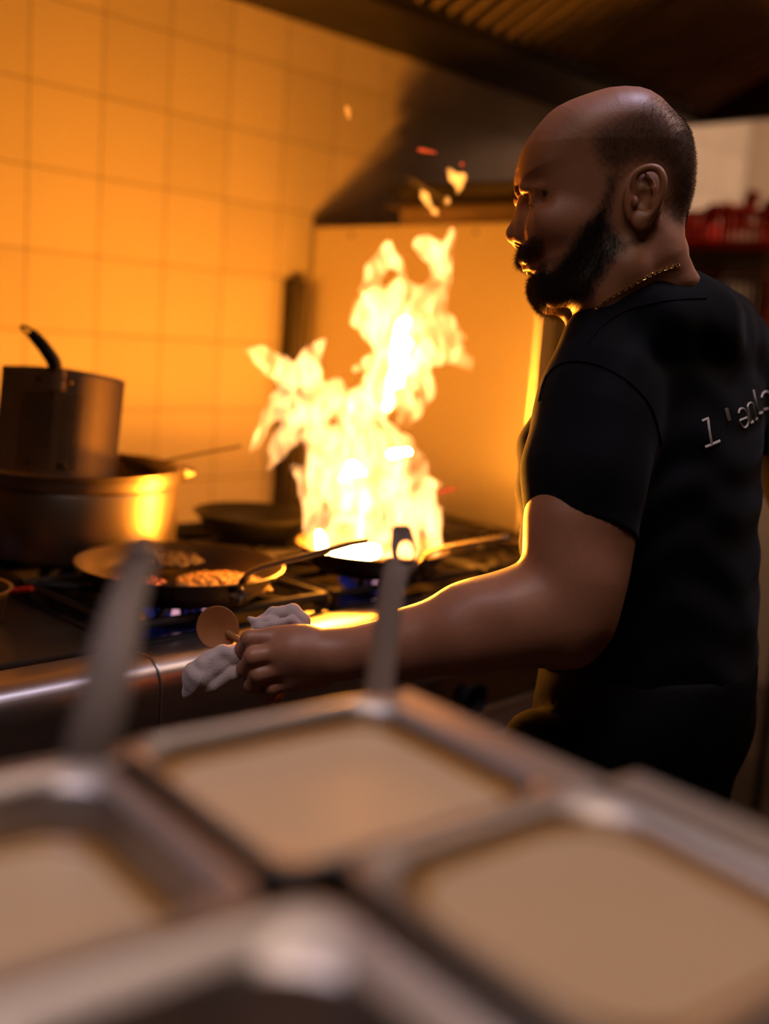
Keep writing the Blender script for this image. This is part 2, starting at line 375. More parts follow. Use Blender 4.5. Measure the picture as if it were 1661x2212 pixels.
# front left pan with food
fp = Vector((.985,1.395,ZB)); R1 = .165
def rimpt(c, r, h, a): return Vector(c) + Vector((r*math.cos(a), r*math.sin(a), h))
hs = VZ(520,1285,ZB+.032)
pan('frying_pan', fp, R1, .045, 'shallow frying pan full of golden food, its iron handle raised to the right', M_ironpan,
    [hs, V(508,1292,1.625), V(522,1262,1.615), V(545,1234,1.605), V(600,1216,1.60), V(700,1190,1.59), V(760,1173,1.585), V(793,1168,1.58)], M_haniron)
# flaming pan
bp_ = Vector((1.385,1.365,ZB)); R2 = .142
pan('flambe_pan', bp_, R2, .045, 'black iron pan holding the tall flame, its handle pointing right to the cook', M_ironpan,
    [V(905,1240,1.86), V(912,1212,1.85), V(930,1192,1.845), V(975,1180,1.84), V(1040,1168,1.83), V(1100,1159,1.82)], M_haniron)
# rear pan
rp = VZ(548,1106,1.056); rp.z = ZB
pan('deep_frying_pan', rp, .120, .057, 'deep dark pan on the rear burner close to the tiled wall', M_iron, None, M_haniron, rb=.55)
# left pan with red handle
lp = VZ(-95,1258,1.03); lp.z = ZB - .03
pan('small_frying_pan', (lp.x, lp.y, .9735), .078, .05, 'small pan cut by the left edge of the photo, with a red handle', M_alu,
    [V(-20,1280,1.70), V(10,1277,1.69), V(40,1274,1.68), V(70,1271,1.67)], M_red, hw=.006)
# food: heap of crumbs (stuff) and pieces of ham
def scatter(name, c, rx, n, s, m, label, cat, zf, parent=None, flat=.6, ang=None):
    b = MB()
    for i in range(n):
        a = random.uniform(0, 2*PI) if ang is None else random.uniform(*ang); q = rx*math.sqrt(random.random())
        x, y = q*math.cos(a), q*math.sin(a); z = zf(x, y); k = s*random.uniform(.6,1.4)
        Mx = Matrix.Rotation(random.uniform(0,6),4,'Z') @ Matrix.Rotation(random.uniform(-.6,.6),4,'X') @ Matrix.Diagonal(Vector((1, random.uniform(.5,.9), flat*random.uniform(.5,1)))).to_4x4()
        pr = [(1e-4,-k),(k*.75,-k*.6),(k,0),(k*.7,k*.65),(1e-4,k)]
        b.lathe(pr, Vector(c)+Vector((x,y,z)), 7, Mx)
    o = b.build(name, m, parent, loc=c); 
    if label: tag(o, label, cat, kind='stuff')
    return o
scatter('fried_food', fp + Vector((.052,-.045,.010)), .072, 480, .0075, M_food, 'golden scrambled food heaped in the front left frying pan', 'food', lambda x,y: .014*(1-((x/.08)**2+(y/.08)**2)))
scatter('browned_crust', fp + Vector((.03,.075,.02)), .055, 200, .006, M_burnt, 'dark browned scraps at the back of the frying pan of golden food', 'food', lambda x,y: .012)
scatter('ham_pieces', fp + Vector((-.075,.0,.014)), .035, 90, .006, M_ham, 'pinkish chopped pieces at the left side of the frying pan', 'food', lambda x,y: .008)

# ------------------------------------------------------------------ stock pot
pc = Vector((1.009,1.765,ZB)); PR, PH = .186, .153
pot = empty('stock_pot', pc, 'large dull aluminium stock pot on the rear left burner', 'pot')
prof = [(1e-4,0),(PR-.012,0),(PR-.003,.004),(PR-.002,.014),(PR-.002,PH-.034),(PR-.004,PH-.031),(PR-.002,PH-.028),(PR+.0015,PH-.026),(PR+.0015,PH-.002),(PR+.0005,PH),(PR-.004,PH),(PR-.006,PH-.003),(PR-.006,.012),(PR-.014,.005),(1e-4,.005)]
MB().lathe(prof, pc, 96).build('pot_body', M_alu, pot, loc=pc)
b = MB(); b.lathe([(PR+.0012,PH-.008),(PR+.0045,PH-.005),(PR+.005,PH),(PR+.002,PH+.002),(PR-.002,PH+.001)], pc, 96); b.build('rim', M_alu, pot, loc=pc+Vector((0,0,PH)))
for a in (math.radians(-16), math.radians(164)):
    q = Vector((math.cos(a), math.sin(a), 0)); t = Vector((-q.y, q.x, 0)); c = pc + Vector((0,0,PH-.012))
    b = MB(); b.tube(smooth_path([c+q*(PR+.001)-t*.045, c+q*(PR+.018)-t*.045, c+q*(PR+.030)-t*.03, c+q*(PR+.034), c+q*(PR+.030)+t*.03, c+q*(PR+.018)+t*.045, c+q*(PR+.001)+t*.045], 5), .0055, 10)
    ho = b.build('pot_handle', M_alu, pot, loc=c+q*PR)
    for k in (-1,1):
        MB().sphere(c+q*(PR+.004)+t*.045*k, .010, 14, (1,1,1.3)).build('rivet', M_alu, ho, loc=c+q*PR)
# rivet plate on the near side
q = (Vector((0,0,0)) - Vector((pc.x,pc.y,0))).normalized(); q = Matrix.Rotation(-.82,3,'Z') @ q
MB().sphere(pc + q*(PR+.002) + Vector((0,0,PH-.052)), .016, 18, (.6,.6,1.2)).build('rivet', M_alu, pot, loc=pc+q*PR)
MB().lathe([(1e-4,0),(PR-.007,0)], pc+Vector((0,0,.08)), 64).build('pot_water', M_enamel, pot, loc=pc+Vector((0,0,.08)))
# pasta basket: quarter-pot insert with perforated walls
bas = empty('pasta_basket', pc + Vector((0,0,.05)), 'dull steel quarter-round pasta basket standing in the stock pot, black handle up', 'strainer')
dB = 1.872
def fr(px, py, k=0): return V(px, py, dB) + Vector(DV)*k
tl, tr, bl, br = (5,789), (271,822), (-22,1072), (245,1060)
def bask_pt(u, v, dep):
    px = (tl[0]*(1-u)+tr[0]*u)*(1-v) + (bl[0]*(1-u)+br[0]*u)*v; py = (tl[1]*(1-u)+tr[1]*u)*(1-v) + (bl[1]*(1-u)+br[1]*u)*v
    return px, py - 10*math.sin(PI*u)*(1-v), dep
# wall outline in plan: left flat, chamfer strip, right flat, then the back
us = [0,.08,.16,.22,.30,.40,.50,.58,.62,.70,.80,.90,1.0]
def bdep(u):
    return dB - .030*math.sin(PI*min(1,max(0,(u-.05)/.9)))
nb = 24
b = MB(); rings = []
for t_, off in ((0,0),(0,.0015)):
    pass
outer = []
for v in np.linspace(0,1,nb):
    ring = [V(*bask_pt(u, v, bdep(u))) for u in us] + [V(*bask_pt(u, v, dB+.10-.02*abs(u-.5))) for u in (1.0,.75,.5,.25,0)]
    outer.append(ring)
b.loft(outer, False, True)
bw = b.build('basket_wall', M_aludull, bas, loc=V(140,930,dB)); sm = bw.modifiers.new('solid','SOLIDIFY'); sm.thickness = .0012
# perforations as small dark discs; gold discs paint in light seen through them
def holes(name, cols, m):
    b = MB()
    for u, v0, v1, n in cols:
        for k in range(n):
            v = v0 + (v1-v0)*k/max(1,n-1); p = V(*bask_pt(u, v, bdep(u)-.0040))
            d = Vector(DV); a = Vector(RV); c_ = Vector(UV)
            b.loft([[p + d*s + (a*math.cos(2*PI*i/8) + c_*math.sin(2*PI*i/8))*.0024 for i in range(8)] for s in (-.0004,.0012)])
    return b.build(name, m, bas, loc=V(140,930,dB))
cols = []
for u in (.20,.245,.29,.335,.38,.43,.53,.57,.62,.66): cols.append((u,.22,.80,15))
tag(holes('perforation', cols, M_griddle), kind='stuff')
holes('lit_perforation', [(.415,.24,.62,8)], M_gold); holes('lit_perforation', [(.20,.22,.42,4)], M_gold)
# bracket and handle
b = MB(); q0 = [V(112,800,dB-.036), V(135,800,dB-.036), V(112,845,dB-.036), V(135,845,dB-.036)]
b.tube([V(123,798,dB-.034), V(120,842,dB-.034)], .003, 8, 5.0, up=tuple(DV)); b.build('bracket', M_aludull, bas, loc=V(123,820,dB))
for px, py in ((82,817),(152,826),(60,998),(128,1005)):
    MB().sphere(V(px,py,dB-.030), .0042, 12).build('rivet', M_black, bas, loc=V(px,py,dB-.03))
b = MB(); P_ = smooth_path([V(120,797,dB-.036), V(116,782,dB-.038), V(104,763,dB-.04), V(90,744,dB-.04), V(76,729,dB-.04), V(67,719,dB-.04)], 6)
n = len(P_); b.tube(P_, [.007]*n, 12, [1.75-.5*(i/n)**2 for i in range(n)], up=tuple(DV))
hd = b.build('handle', M_black, bas, loc=V(97,752,dB-.04))
b = MB(); lo = smooth_path([V(72,724,dB-.04), V(60,722,dB-.04), V(46,710,dB-.04), V(49,704.5,dB-.04), V(58,707,dB-.04), V(70,713,dB-.04), V(72,724,dB-.04)], 5)
b.tube(lo, .0023, 8); b.build('hanging_loop', M_black, hd, loc=V(60,715,dB-.04))
b = MB(); b.box((0,0,0),(.011,.003,.012), Matrix.Translation(V(130,1012,dB-.033)) @ Matrix.Rotation(-.7,4,'Z')); b.build('clip', M_alu, bas, False, .001, loc=V(130,1010,dB-.033))
# skimmer leaning in the pot
sk = empty('skimmer', pc + Vector((.08,.03,.16)), 'round steel skimmer resting in the stock pot, thin handle out to the right', 'skimmer')
b = MB(); b.tube(smooth_path([V(330,1004,2.0), V(385,990,2.0), V(450,977,2.0), V(522,964,2.0)], 4), .0026, 8); b.build('handle', M_haniron, sk, loc=V(450,977,2.0))
b = MB(); b.lathe([(1e-4,-.012),(.03,-.010),(.05,0),(.052,.001),(.03,-.008),(1e-4,-.010)], V(312,1016,2.0), 32, Matrix.Rotation(.5,4,'Y')); b.build('skimmer_bowl', M_alu, sk, loc=V(312,1016,2.0))

# ------------------------------------------------------------------ oven beside the hob
ov = empty('combi_oven', (2.28,1.95,0), 'tall brushed steel oven cabinet beside the hob, glowing with firelight', 'oven')
OX, OY0, OY1, OZ0, OZ1 = 2.05, 1.535, 2.335, .90, 1.702
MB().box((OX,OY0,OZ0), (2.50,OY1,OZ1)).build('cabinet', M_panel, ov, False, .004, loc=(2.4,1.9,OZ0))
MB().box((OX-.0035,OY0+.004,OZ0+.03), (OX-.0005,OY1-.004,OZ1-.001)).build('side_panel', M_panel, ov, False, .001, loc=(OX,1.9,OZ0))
for y in (1.62,1.745,2.18):
    p = Vector((OX-.004,y,OZ1-.022)); MB().sphere(p, .0075, 14, (.35,1,1)).build('bolt', M_steel, ov, loc=p)
MB().box((2.100,OY0-.010,OZ0+.006), (2.148,OY0-.0005,OZ1-.006)).build('door_gasket', M_void, ov, False, loc=(2.12,1.52,.91))
b = MB()
for lo, hi in (((2.150,OY0-.036,OZ0+.004),(2.196,OY0-.001,OZ1-.004)),((2.452,OY0-.036,OZ0+.004),(2.498,OY0-.001,OZ1-.004)),((2.196,OY0-.036,OZ0+.004),(2.452,OY0-.001,OZ0+.06)),((2.196,OY0-.036,OZ1-.06),(2.452,OY0-.001,OZ1-.004))): b.box(lo, hi)
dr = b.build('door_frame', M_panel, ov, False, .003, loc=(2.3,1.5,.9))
MB().box((2.196,OY0-.030,OZ0+.06), (2.452,OY0-.010,OZ1-.06)).build('door_glass', M_enamel, dr, False, loc=(2.3,1.5,.96))
b = MB(); b.tube([(2.47,OY0-.085,1.02),(2.47,OY0-.085,1.62)], .011, 14); b.box((2.46,OY0-.085,1.05),(2.48,OY0-.03,1.07)); b.box((2.46,OY0-.085,1.57),(2.48,OY0-.03,1.59)); b.build('door_handle', M_steel, dr, loc=(2.47,1.45,1.3))
MB().box((2.035,1.2,.12),(2.50,2.30,.895)).build('stand', M_hood, ov, False, .005, loc=(2.4,1.8,.12))
for x in (2.09,2.44):
    for y in (1.27,2.24): MB().tube([(x,y,0),(x,y,.12)], .02).build('foot', M_steel, ov, loc=(x,y,0))
MB().box((2.045,1.24,.897),(2.495,1.46,.93)).build('front_shelf', M_griddle, ov, False, .003, loc=(2.4,1.35,.9))
# tins on top
def tin(c, hw, hh, h, label, m, rot):
    R_ = Matrix.Rotation(rot,4,'Z'); rings = []
    for ins, z, r in ((.020,0,.02),(.012,.004,.022),(.006,h-.004,.026),(-.004,h,.03),(-.020,h+.001,.03),(-.021,h-.003,.03),(-.018,h+.003,.03),(.004,h+.003,.03),(.010,h-.006,.024),(.018,.008,.022),(.026,.004,.02)):
        rings.append([R_ @ Vector((u,v,z)) + Vector(c) for u,v in rrect(hw-ins, hh-ins, max(.008,r))])
    b = MB(); b.loft(rings, True, True); o = b.build('roasting_tin', m, loc=c)
    return tag(o, label, 'roasting tin', 'tins on the oven')
tc_ = Vector((2.285,1.80,OZ1+.001))
tin(tc_, .20, .27, .046, 'lower of two shallow metal tins on top of the oven', M_alu, .05)
tin(tc_+Vector((.004,0,.051)), .205, .275, .044, 'upper of two shallow metal tins on top of the oven, dark wide rim', M_griddle, .05)
b = MB(); pk = V(1062,404,2.75); b.tube(smooth_path([pk+Vector((-.05,.03,-.012)), pk, pk+Vector((.06,-.04,.004))],4), [.004]*4+[.006]*5, 10, 1.8)
tag(b.build('serving_spoon', M_alu, loc=pk), 'small bright spoon handle lying over the upper tin on the oven', 'spoon')
b = MB(); k0, k1 = V(880,382,2.7), V(928,412,2.68)
b.tube([k0, (k0+k1)/2, k1, k1+(k1-k0)*.8], [.002,.006,.006,.005], 10, 1.6); tag(b.build('steel_turner', M_steel, loc=k0), 'pale steel turner sticking up out of the tins on the oven', 'turner')

# ------------------------------------------------------------------ rack and crates at the far right
rack = empty('storage_rack', (3.55,1.45,0), 'dark steel storage rack behind the cook at the right edge', 'rack')
cA_, cB_ = Vector((3.10,1.86,1.765)), Vector((3.18,1.30,1.765))
def slab(px0, px1, d0, d1, zt, th, wid):
    a = V(px0[0], px0[1], d0); b_ = V(px1[0], px1[1], d1); ax = (b_-a); ax.z = 0; n_ = Vector((-ax.y, ax.x, 0)).normalized()
    if n_.dot(Vector(DV)) < 0: n_ = -n_
    return a, b_, n_
A0 = V(1440,487,3.55); A0.z = 1.80; B0 = Vector((A0.x+.02, A0.y-.75, 1.80))
# shelf runs along -Y with its long edge toward the camera
def along(t, o, z): return Vector((A0.x + .05*t + o, A0.y - .80*t, z))
def obox(t0, t1, o0, o1, z0, z1):
    b = MB(); q = [along(t0,o0,z0), along(t1,o0,z0), along(t1,o1,z0), along(t0,o1,z0), along(t0,o0,z1), along(t1,o0,z1), along(t1,o1,z1), along(t0,o1,z1)]
    return b.add(q, [(0,3,2,1),(4,5,6,7),(0,1,5,4),(1,2,6,5),(2,3,7,6),(3,0,4,7)])
SHZ = 1.765
obox(-.1,1,0,.5,SHZ-.045,SHZ).build('shelf', M_griddle, rack, False, .003, loc=along(.5,.25,SHZ-.045))
obox(-.1,1,0,.5,1.05,1.09).build('shelf', M_griddle, rack, False, .003, loc=along(.5,.25,1.05))
for t in (-.08,.66,.97):
    for o_ in (.02,.48): MB().tube([along(t,o_,0), along(t,o_,1.9 if o_ > .1 else SHZ-.04)], .014).build('upright', M_griddle, rack, loc=along(t,o_,0))
def crate(t0, t1, z0, h, m, label, group):
    b = MB(); n = 22
    def wall(f):
        pass
    b2 = obox(t0, t1, .03, .40, z0, z0+.008); b.v += b2.v; b.f += b2.f
    for o0, o1 in ((.03,.038),(.392,.40)):
        for z_0, z_1 in ((z0,z0+.03),(z0+h-.022,z0+h)):
            x = obox(t0,t1,o0,o1,z_0,z_1); b.add(x.v, x.f)
        for k in range(n):
            tt = t0 + (t1-t0)*(k+.2)/n; x = obox(tt, tt+(t1-t0)*.5/n, o0, o1, z0, z0+h-.01); b.add(x.v, x.f)
    for tt in (t0, t1-.01):
        x = obox(tt, tt+.01, .03,.40, z0, z0+h); b.add(x.v, x.f)
    o = b.build('plastic_crate', m, None, False, loc=along((t0+t1)/2,.2,z0)); return tag(o, label, 'crate', group)
crate(-.02,.60,SHZ+.001,.125,M_red,'bright red slatted plastic crate on the top shelf behind the cook',None)
b = MB()
for k in range(26):
    t = random.uniform(.06,.42); p = along(t, random.uniform(.10,.30), SHZ+.125+random.uniform(-.01,.05)*(1 if t<.3 else .3))
    b.lathe([(1e-4,-.025),(.022,-.012),(.03,.004),(.015,.02),(1e-4,.034)], p, 7, Matrix.Rotation(random.uniform(-1,1),4,'X') @ Matrix.Rotation(random.uniform(-1,1),4,'Y'))
tag(b.build('crumpled_packets', M_bag, None, False, loc=along(.2,.2,SHZ+.1)), 'crumpled red film packets heaped in the bright red crate', 'packets', kind='stuff')
b = obox(.44,.60,.12,.32,SHZ+.03,SHZ+.205); tag(b.build('cream_tub', M_cream, None, False, .012, loc=along(.5,.2,SHZ+.03)), 'cream plastic tub standing up out of the bright red crate', 'tub')
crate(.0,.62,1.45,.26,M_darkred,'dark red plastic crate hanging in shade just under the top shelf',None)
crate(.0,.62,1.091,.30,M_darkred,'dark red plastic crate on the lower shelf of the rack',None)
obox(-.1,1,0,.5,1.405,1.445).build('shelf', M_griddle, rack, False, .003, loc=along(.5,.25,1.4))

# ------------------------------------------------------------------ implicit-surface modelling
class Field:
    def __init__(s, lo, hi, h):
        s.h = h; s.lo = np.array(lo, np.float32); n = np.ceil((np.array(hi)-np.array(lo))/h).astype(int) + 1
        s.ax = [s.lo[i] + h*np.arange(n[i], dtype=np.float32) for i in range(3)]; s.F = np.full(n, .3, np.float32)
    def sub(s, lo, hi):
        sl = []
        for i in range(3):
            a = int(max(0, np.floor((lo[i]-s.lo[i])/s.h))); b = int(min(len(s.ax[i]), np.ceil((hi[i]-s.lo[i])/s.h)+1)); sl.append(slice(a, max(a, b)))
        X = s.ax[0][sl[0]][:,None,None]; Y = s.ax[1][sl[1]][None,:,None]; Z = s.ax[2][sl[2]][None,None,:]
        return tuple(sl), X, Y, Z
    def op(s, sl, D, k, mode='u'):
        A = s.F[sl]
        if A.size == 0: return
        if mode == 'u':
            if k <= 0: s.F[sl] = np.minimum(A, D)
            else:
                hh = np.maximum(k-np.abs(A-D), 0)/k; s.F[sl] = np.minimum(A, D) - hh*hh*k*.25
        else:
            D = -D
            if k <= 0: s.F[sl] = np.maximum(A, D)
            else:
                hh = np.maximum(k-np.abs(A-D), 0)/k; s.F[sl] = np.maximum(A, D) + hh*hh*k*.25
    def ell(s, c, r, R=None, k=.01, mode='u'):
        c = np.array(c, float); r = np.array(r, float); m_ = r.max() + k*1.5 + s.h*2
        sl, X, Y, Z = s.sub(c-m_, c+m_); X, Y, Z = X-c[0], Y-c[1], Z-c[2]
        if R is not None:
            R = np.array(R); X, Y, Z = (X*R[0][0]+Y*R[0][1]+Z*R[0][2]), (X*R[1][0]+Y*R[1][1]+Z*R[1][2]), (X*R[2][0]+Y*R[2][1]+Z*R[2][2])
        q = np.sqrt((X/r[0])**2+(Y/r[1])**2+(Z/r[2])**2); g = np.sqrt((X/r[0]**2)**2+(Y/r[1]**2)**2+(Z/r[2]**2)**2) + 1e-9
        s.op(sl, (q*(q-1)/g).astype(np.float32), k, mode)
    def cap(s, a, b, ra, rb, k=.01, mode='u', n=None, sq=1.0):
        a = np.array(a, float); b = np.array(b, float); m_ = max(ra, rb) + k*1.5 + s.h*2
        sl, X, Y, Z = s.sub(np.minimum(a,b)-m_, np.maximum(a,b)+m_)
        d = b-a; L2 = max(d@d, 1e-12); X, Y, Z = X-a[0], Y-a[1], Z-a[2]
        t = np.clip((X*d[0]+Y*d[1]+Z*d[2])/L2, 0, 1); X, Y, Z = X-t*d[0], Y-t*d[1], Z-t*d[2]
        q2 = X*X+Y*Y+Z*Z
        if n is not None: pn = X*n[0]+Y*n[1]+Z*n[2]; q2 = q2 + pn*pn*(sq*sq-1)
        s.op(sl, (np.sqrt(q2) - (ra+(rb-ra)*t)).astype(np.float32), k, mode)
    def chain(s, pts, rs, k=.01, mode='u', kin=None, **kw):
        for i in range(len(pts)-1): s.cap(pts[i], pts[i+1], rs[i], rs[i+1], k, mode, **kw)
    def nets(s):
        Fv = s.F; nx, ny, nz = Fv.shape; sh = (nx-1, ny-1, nz-1)
        acc = [np.zeros(sh, np.float32) for _ in range(3)]; cnt = np.zeros(sh, np.float32); quads = []
        sg = Fv < 0; cr = []
        for axn in range(3):
            a = [slice(None)]*3; b = [slice(None)]*3; a[axn] = slice(0,-1); b[axn] = slice(1,None)
            fa, fb = Fv[tuple(a)], Fv[tuple(b)]; x = sg[tuple(a)] != sg[tuple(b)]
            t = np.where(x, fa/np.where(x, fa-fb, 1), 0).astype(np.float32); o1, o2 = [i for i in range(3) if i != axn]
            cr.append((x, sg[tuple(a)]))
            for p in (0,1):
                for q in (0,1):
                    sl = [slice(None)]*3; sl[o1] = slice(p, p+sh[o1]); sl[o2] = slice(q, q+sh[o2]); xx = x[tuple(sl)]
                    cnt += xx; acc[axn] += np.where(xx, t[tuple(sl)], 0); acc[o1] += xx*p; acc[o2] += xx*q
        act = cnt > 0; idx = np.full(sh, -1, np.int64); idx[act] = np.arange(act.sum()); I = np.argwhere(act).astype(np.float32)
        c = cnt[act]; vv = np.stack([s.lo[i] + s.h*(I[:,i] + acc[i][act]/c) for i in range(3)], -1)
        for axn in range(3):
            x, inside = cr[axn]; o1, o2 = [i for i in range(3) if i != axn]
            sl = [slice(None)]*3; sl[o1] = slice(1, sh[o1]); sl[o2] = slice(1, sh[o2]); E_ = np.argwhere(x[tuple(sl)]); ins = inside[tuple(sl)][x[tuple(sl)]]
            E_[:,o1] += 1; E_[:,o2] += 1; q = []
            for d1, d2 in ((-1,-1),(0,-1),(0,0),(-1,0)):
                e = E_.copy(); e[:,o1] += d1; e[:,o2] += d2; q.append(idx[e[:,0],e[:,1],e[:,2]])
            q = np.stack(q, -1); flip = ins if axn != 1 else ~ins
            q[~flip] = q[~flip][:, ::-1]; quads.append(q)
        return vv, np.concatenate(quads)
def mesh_np(name, vv, qq, mt, parent=None, colmask=None):
    me = bpy.data.meshes.new(name); me.vertices.add(len(vv)); me.vertices.foreach_set('co', np.asarray(vv, np.float32).ravel())
    me.loops.add(qq.size); me.loops.foreach_set('vertex_index', qq.ravel().astype(np.int32)); me.polygons.add(len(qq))
    me.polygons.foreach_set('loop_start', np.arange(0, qq.size, qq.shape[1], dtype=np.int32)); me.update(calc_edges=True); me.validate()
    me.shade_smooth(); me.materials.append(mt)
    if colmask is not None:
        at = me.attributes.new('hair_mask', 'FLOAT', 'POINT'); at.data.foreach_set('value', colmask.astype(np.float32))
    o = bpy.data.objects.new(name, me); C.objects.link(o)
    if parent is not None: o.parent = parent
    return o

# ------------------------------------------------------------------ the cook
# figure frame: x = the way the face points, y = his left side, z = up the head
HD = 1.35; HC = np.array(V(1320, 430, HD)); KX, KY, KZ = -RV, -DV, UV
def loc2w(a): a = np.asarray(a); return HC + a[...,0:1]*KX + a[...,1:2]*KY + a[...,2:3]*KZ
def w2loc(p): d = np.array(p) - HC; return np.array([d@KX, d@KY, d@KZ])
def G(px, py, d): return w2loc(V(px, py, d))
def Lc(X, Y, y=0): return G(1040 + X/2.675, 160 + Y/2.675, HD - y)
prof2 = [(790,106),(700,115),(620,138),(540,165),(470,193),(410,225),(360,265),(310,323),(270,378),(235,443),(214,502),(199,560),(193,610),(192,645),(205,668),(225,690),(240,714),(248,760),(250,820),(245,880),(235,940),(230,985),(226,1020),(226,1055),(240,1076),(262,1090),(266,1098),(258,1108),(256,1128),(264,1150),(284,1168),(282,1195),(284,1225),(296,1265),(325,1300),(370,1318),(430,1328),(500,1335),(555,1348),(590,1380),(585,1450),(575,1520),(600,1600),(700,1700),
         (950,1700),(1080,1560),(1180,1430),(1250,1300),(1262,1240),(1250,1188),(1185,1130),(1135,1092),(1122,1060),(1122,1000),(1136,930),(1162,850),(1188,780),(1209,700),(1220,620),(1219,540),(1209,470),(1189,388),(1145,315),(1085,250),(1017,180),(948,134),(880,112)]
PL = np.array([Lc(*p)[[0,2]] for p in prof2])
def poly_sd(X, Z):
    d2 = np.full(X.shape, 9., np.float32); ins = np.zeros(X.shape, bool); n = len(PL)
    for i in range(n):
        a = PL[i]; b = PL[(i+1)%n]; e = b-a; wx, wz = X-a[0], Z-a[1]; t = np.clip((wx*e[0]+wz*e[1])/(e@e), 0, 1)
        d2 = np.minimum(d2, (wx-t*e[0])**2+(wz-t*e[1])**2)
        c = ((a[1] <= Z) & (b[1] > Z)) | ((b[1] <= Z) & (a[1] > Z))
        xi = a[0] + (Z-a[1])/(e[1] if abs(e[1]) > 1e-9 else 1e-9)*e[0]; ins ^= c & (X < xi)
    return np.sqrt(d2)*np.where(ins, 1, -1)
H = Field((-.165,-.108,-.285), (.150,.112,.142), .0017)
XX, ZZ = np.meshgrid(H.ax[0], H.ax[2], indexing='ij'); dd = poly_sd(XX, ZZ)
Wz = np.interp(ZZ, [-.30,-.22,-.17,-.14,-.115,-.09,-.06,-.02,.02,.05,.08,.11,.14], [.066,.064,.058,.054,.056,.059,.064,.069,.073,.077,.078,.077,.075])
fx = np.clip((XX-.035)/.07, 0, 1); fx = fx*fx*(3-2*fx)
low = np.clip((-.05-ZZ)/.05, 0, 1)
Wz = Wz*(1 - fx*(.10 + .22*low))
bx = np.clip((-.05-XX)/.06, 0, 1); Wz = Wz*(1 - .10*bx)
Rr = .060 - .016*fx + .01*np.clip((ZZ-.05)/.08, 0, 1)
q = np.clip(dd/Rr, 0, 1); Wm = Wz*(1-(1-q)**2.3)**(1/2.3)
ay = np.abs(H.ax[1])[None,:,None]
H.F = np.where(dd[:,None,:] < 0, np.hypot(dd[:,None,:], ay), (ay - Wm[:,None,:])*.75).astype(np.float32)
def both(f, p, *a, **k):
    p = [np.array(x, float) for x in (p if isinstance(p, list) else [p])]
    for sgn in (1,-1):
        f([x*np.array([1,sgn,1]) for x in p] if len(p) > 1 else p[0]*np.array([1,sgn,1]), *a, **k)
# brow ridge, sockets, eyeballs under the lids
both(H.chain, [Lc(235,668,.006), Lc(262,655,.028), Lc(330,668,.046)], [.006,.0065,.005], .012)
both(H.ell, Lc(300,745,.0575), (.019,.017,.0125), None, .012, 'd')
both(H.ell, Lc(262,755,.026), (.008,.008,.011), None, .008, 'd')
both(H.ell, Lc(342,740,.0320), (.0140,.0135,.0128), None, .004)
both(H.chain, [Lc(292,712,.030), Lc(330,690,.043), Lc(385,712,.048), Lc(410,745,.046)], [.0028,.0034,.003,.002], .004)
both(H.chain, [Lc(296,748,.036), Lc(330,766,.045), Lc(378,768,.048)], [.0009,.0012,.0009], .0015, 'd')
both(H.chain, [Lc(300,790,.036), Lc(345,806,.044), Lc(400,795,.047)], [.003,.0035,.002], .007)
# cheekbones and nasolabial
both(H.ell, Lc(455,850,.050), (.030,.012,.017), None, .02)
both(H.ell, Lc(330,900,.034), (.016,.010,.018), None, .016)
# nose
H.chain([Lc(268,705), Lc(244,780), Lc(222,855), Lc(204,905)], [.0065,.0072,.0082,.0098], .008)
H.ell(Lc(199,928), (.0128,.0120,.0118), None, .007)
H.chain([Lc(205,962), Lc(248,978)], [.0052,.0055], .005)
both(H.ell, Lc(246,938,.0115), (.0125,.0075,.0100), None, .006)
both(H.chain, [Lc(262,760,.010), Lc(262,860,.014), Lc(268,915,.016)], [.008,.010,.010], .012)
both(H.ell, Lc(232,974,.0075), (.0065,.0038,.0040), None, .003, 'd')
both(H.chain, [Lc(282,900,.0215), Lc(292,935,.0225), Lc(286,968,.020)], [.0012,.0016,.0012], .005, 'd')
# lips
H.chain([Lc(252,1076,-.016), Lc(240,1072,0), Lc(252,1076,.016)], [.004,.0052,.004], .006)
H.chain([Lc(292,1122,-.020), Lc(272,1122,0), Lc(292,1122,.020)], [.004,.0062,.004], .006)
H.chain([Lc(330,1102,-.026), Lc(256,1096,0), Lc(330,1102,.026)], [.0008,.0010,.0008], .002, 'd')
H.chain([Lc(300,1166,-.018), Lc(278,1166,0), Lc(300,1166,.018)], [.003,.004,.003], .008, 'd')
# jaw angle
both(H.chain, [Lc(740,1080,.050), Lc(600,1240,.046), Lc(420,1290,.022)], [.012,.012,.012], .03)
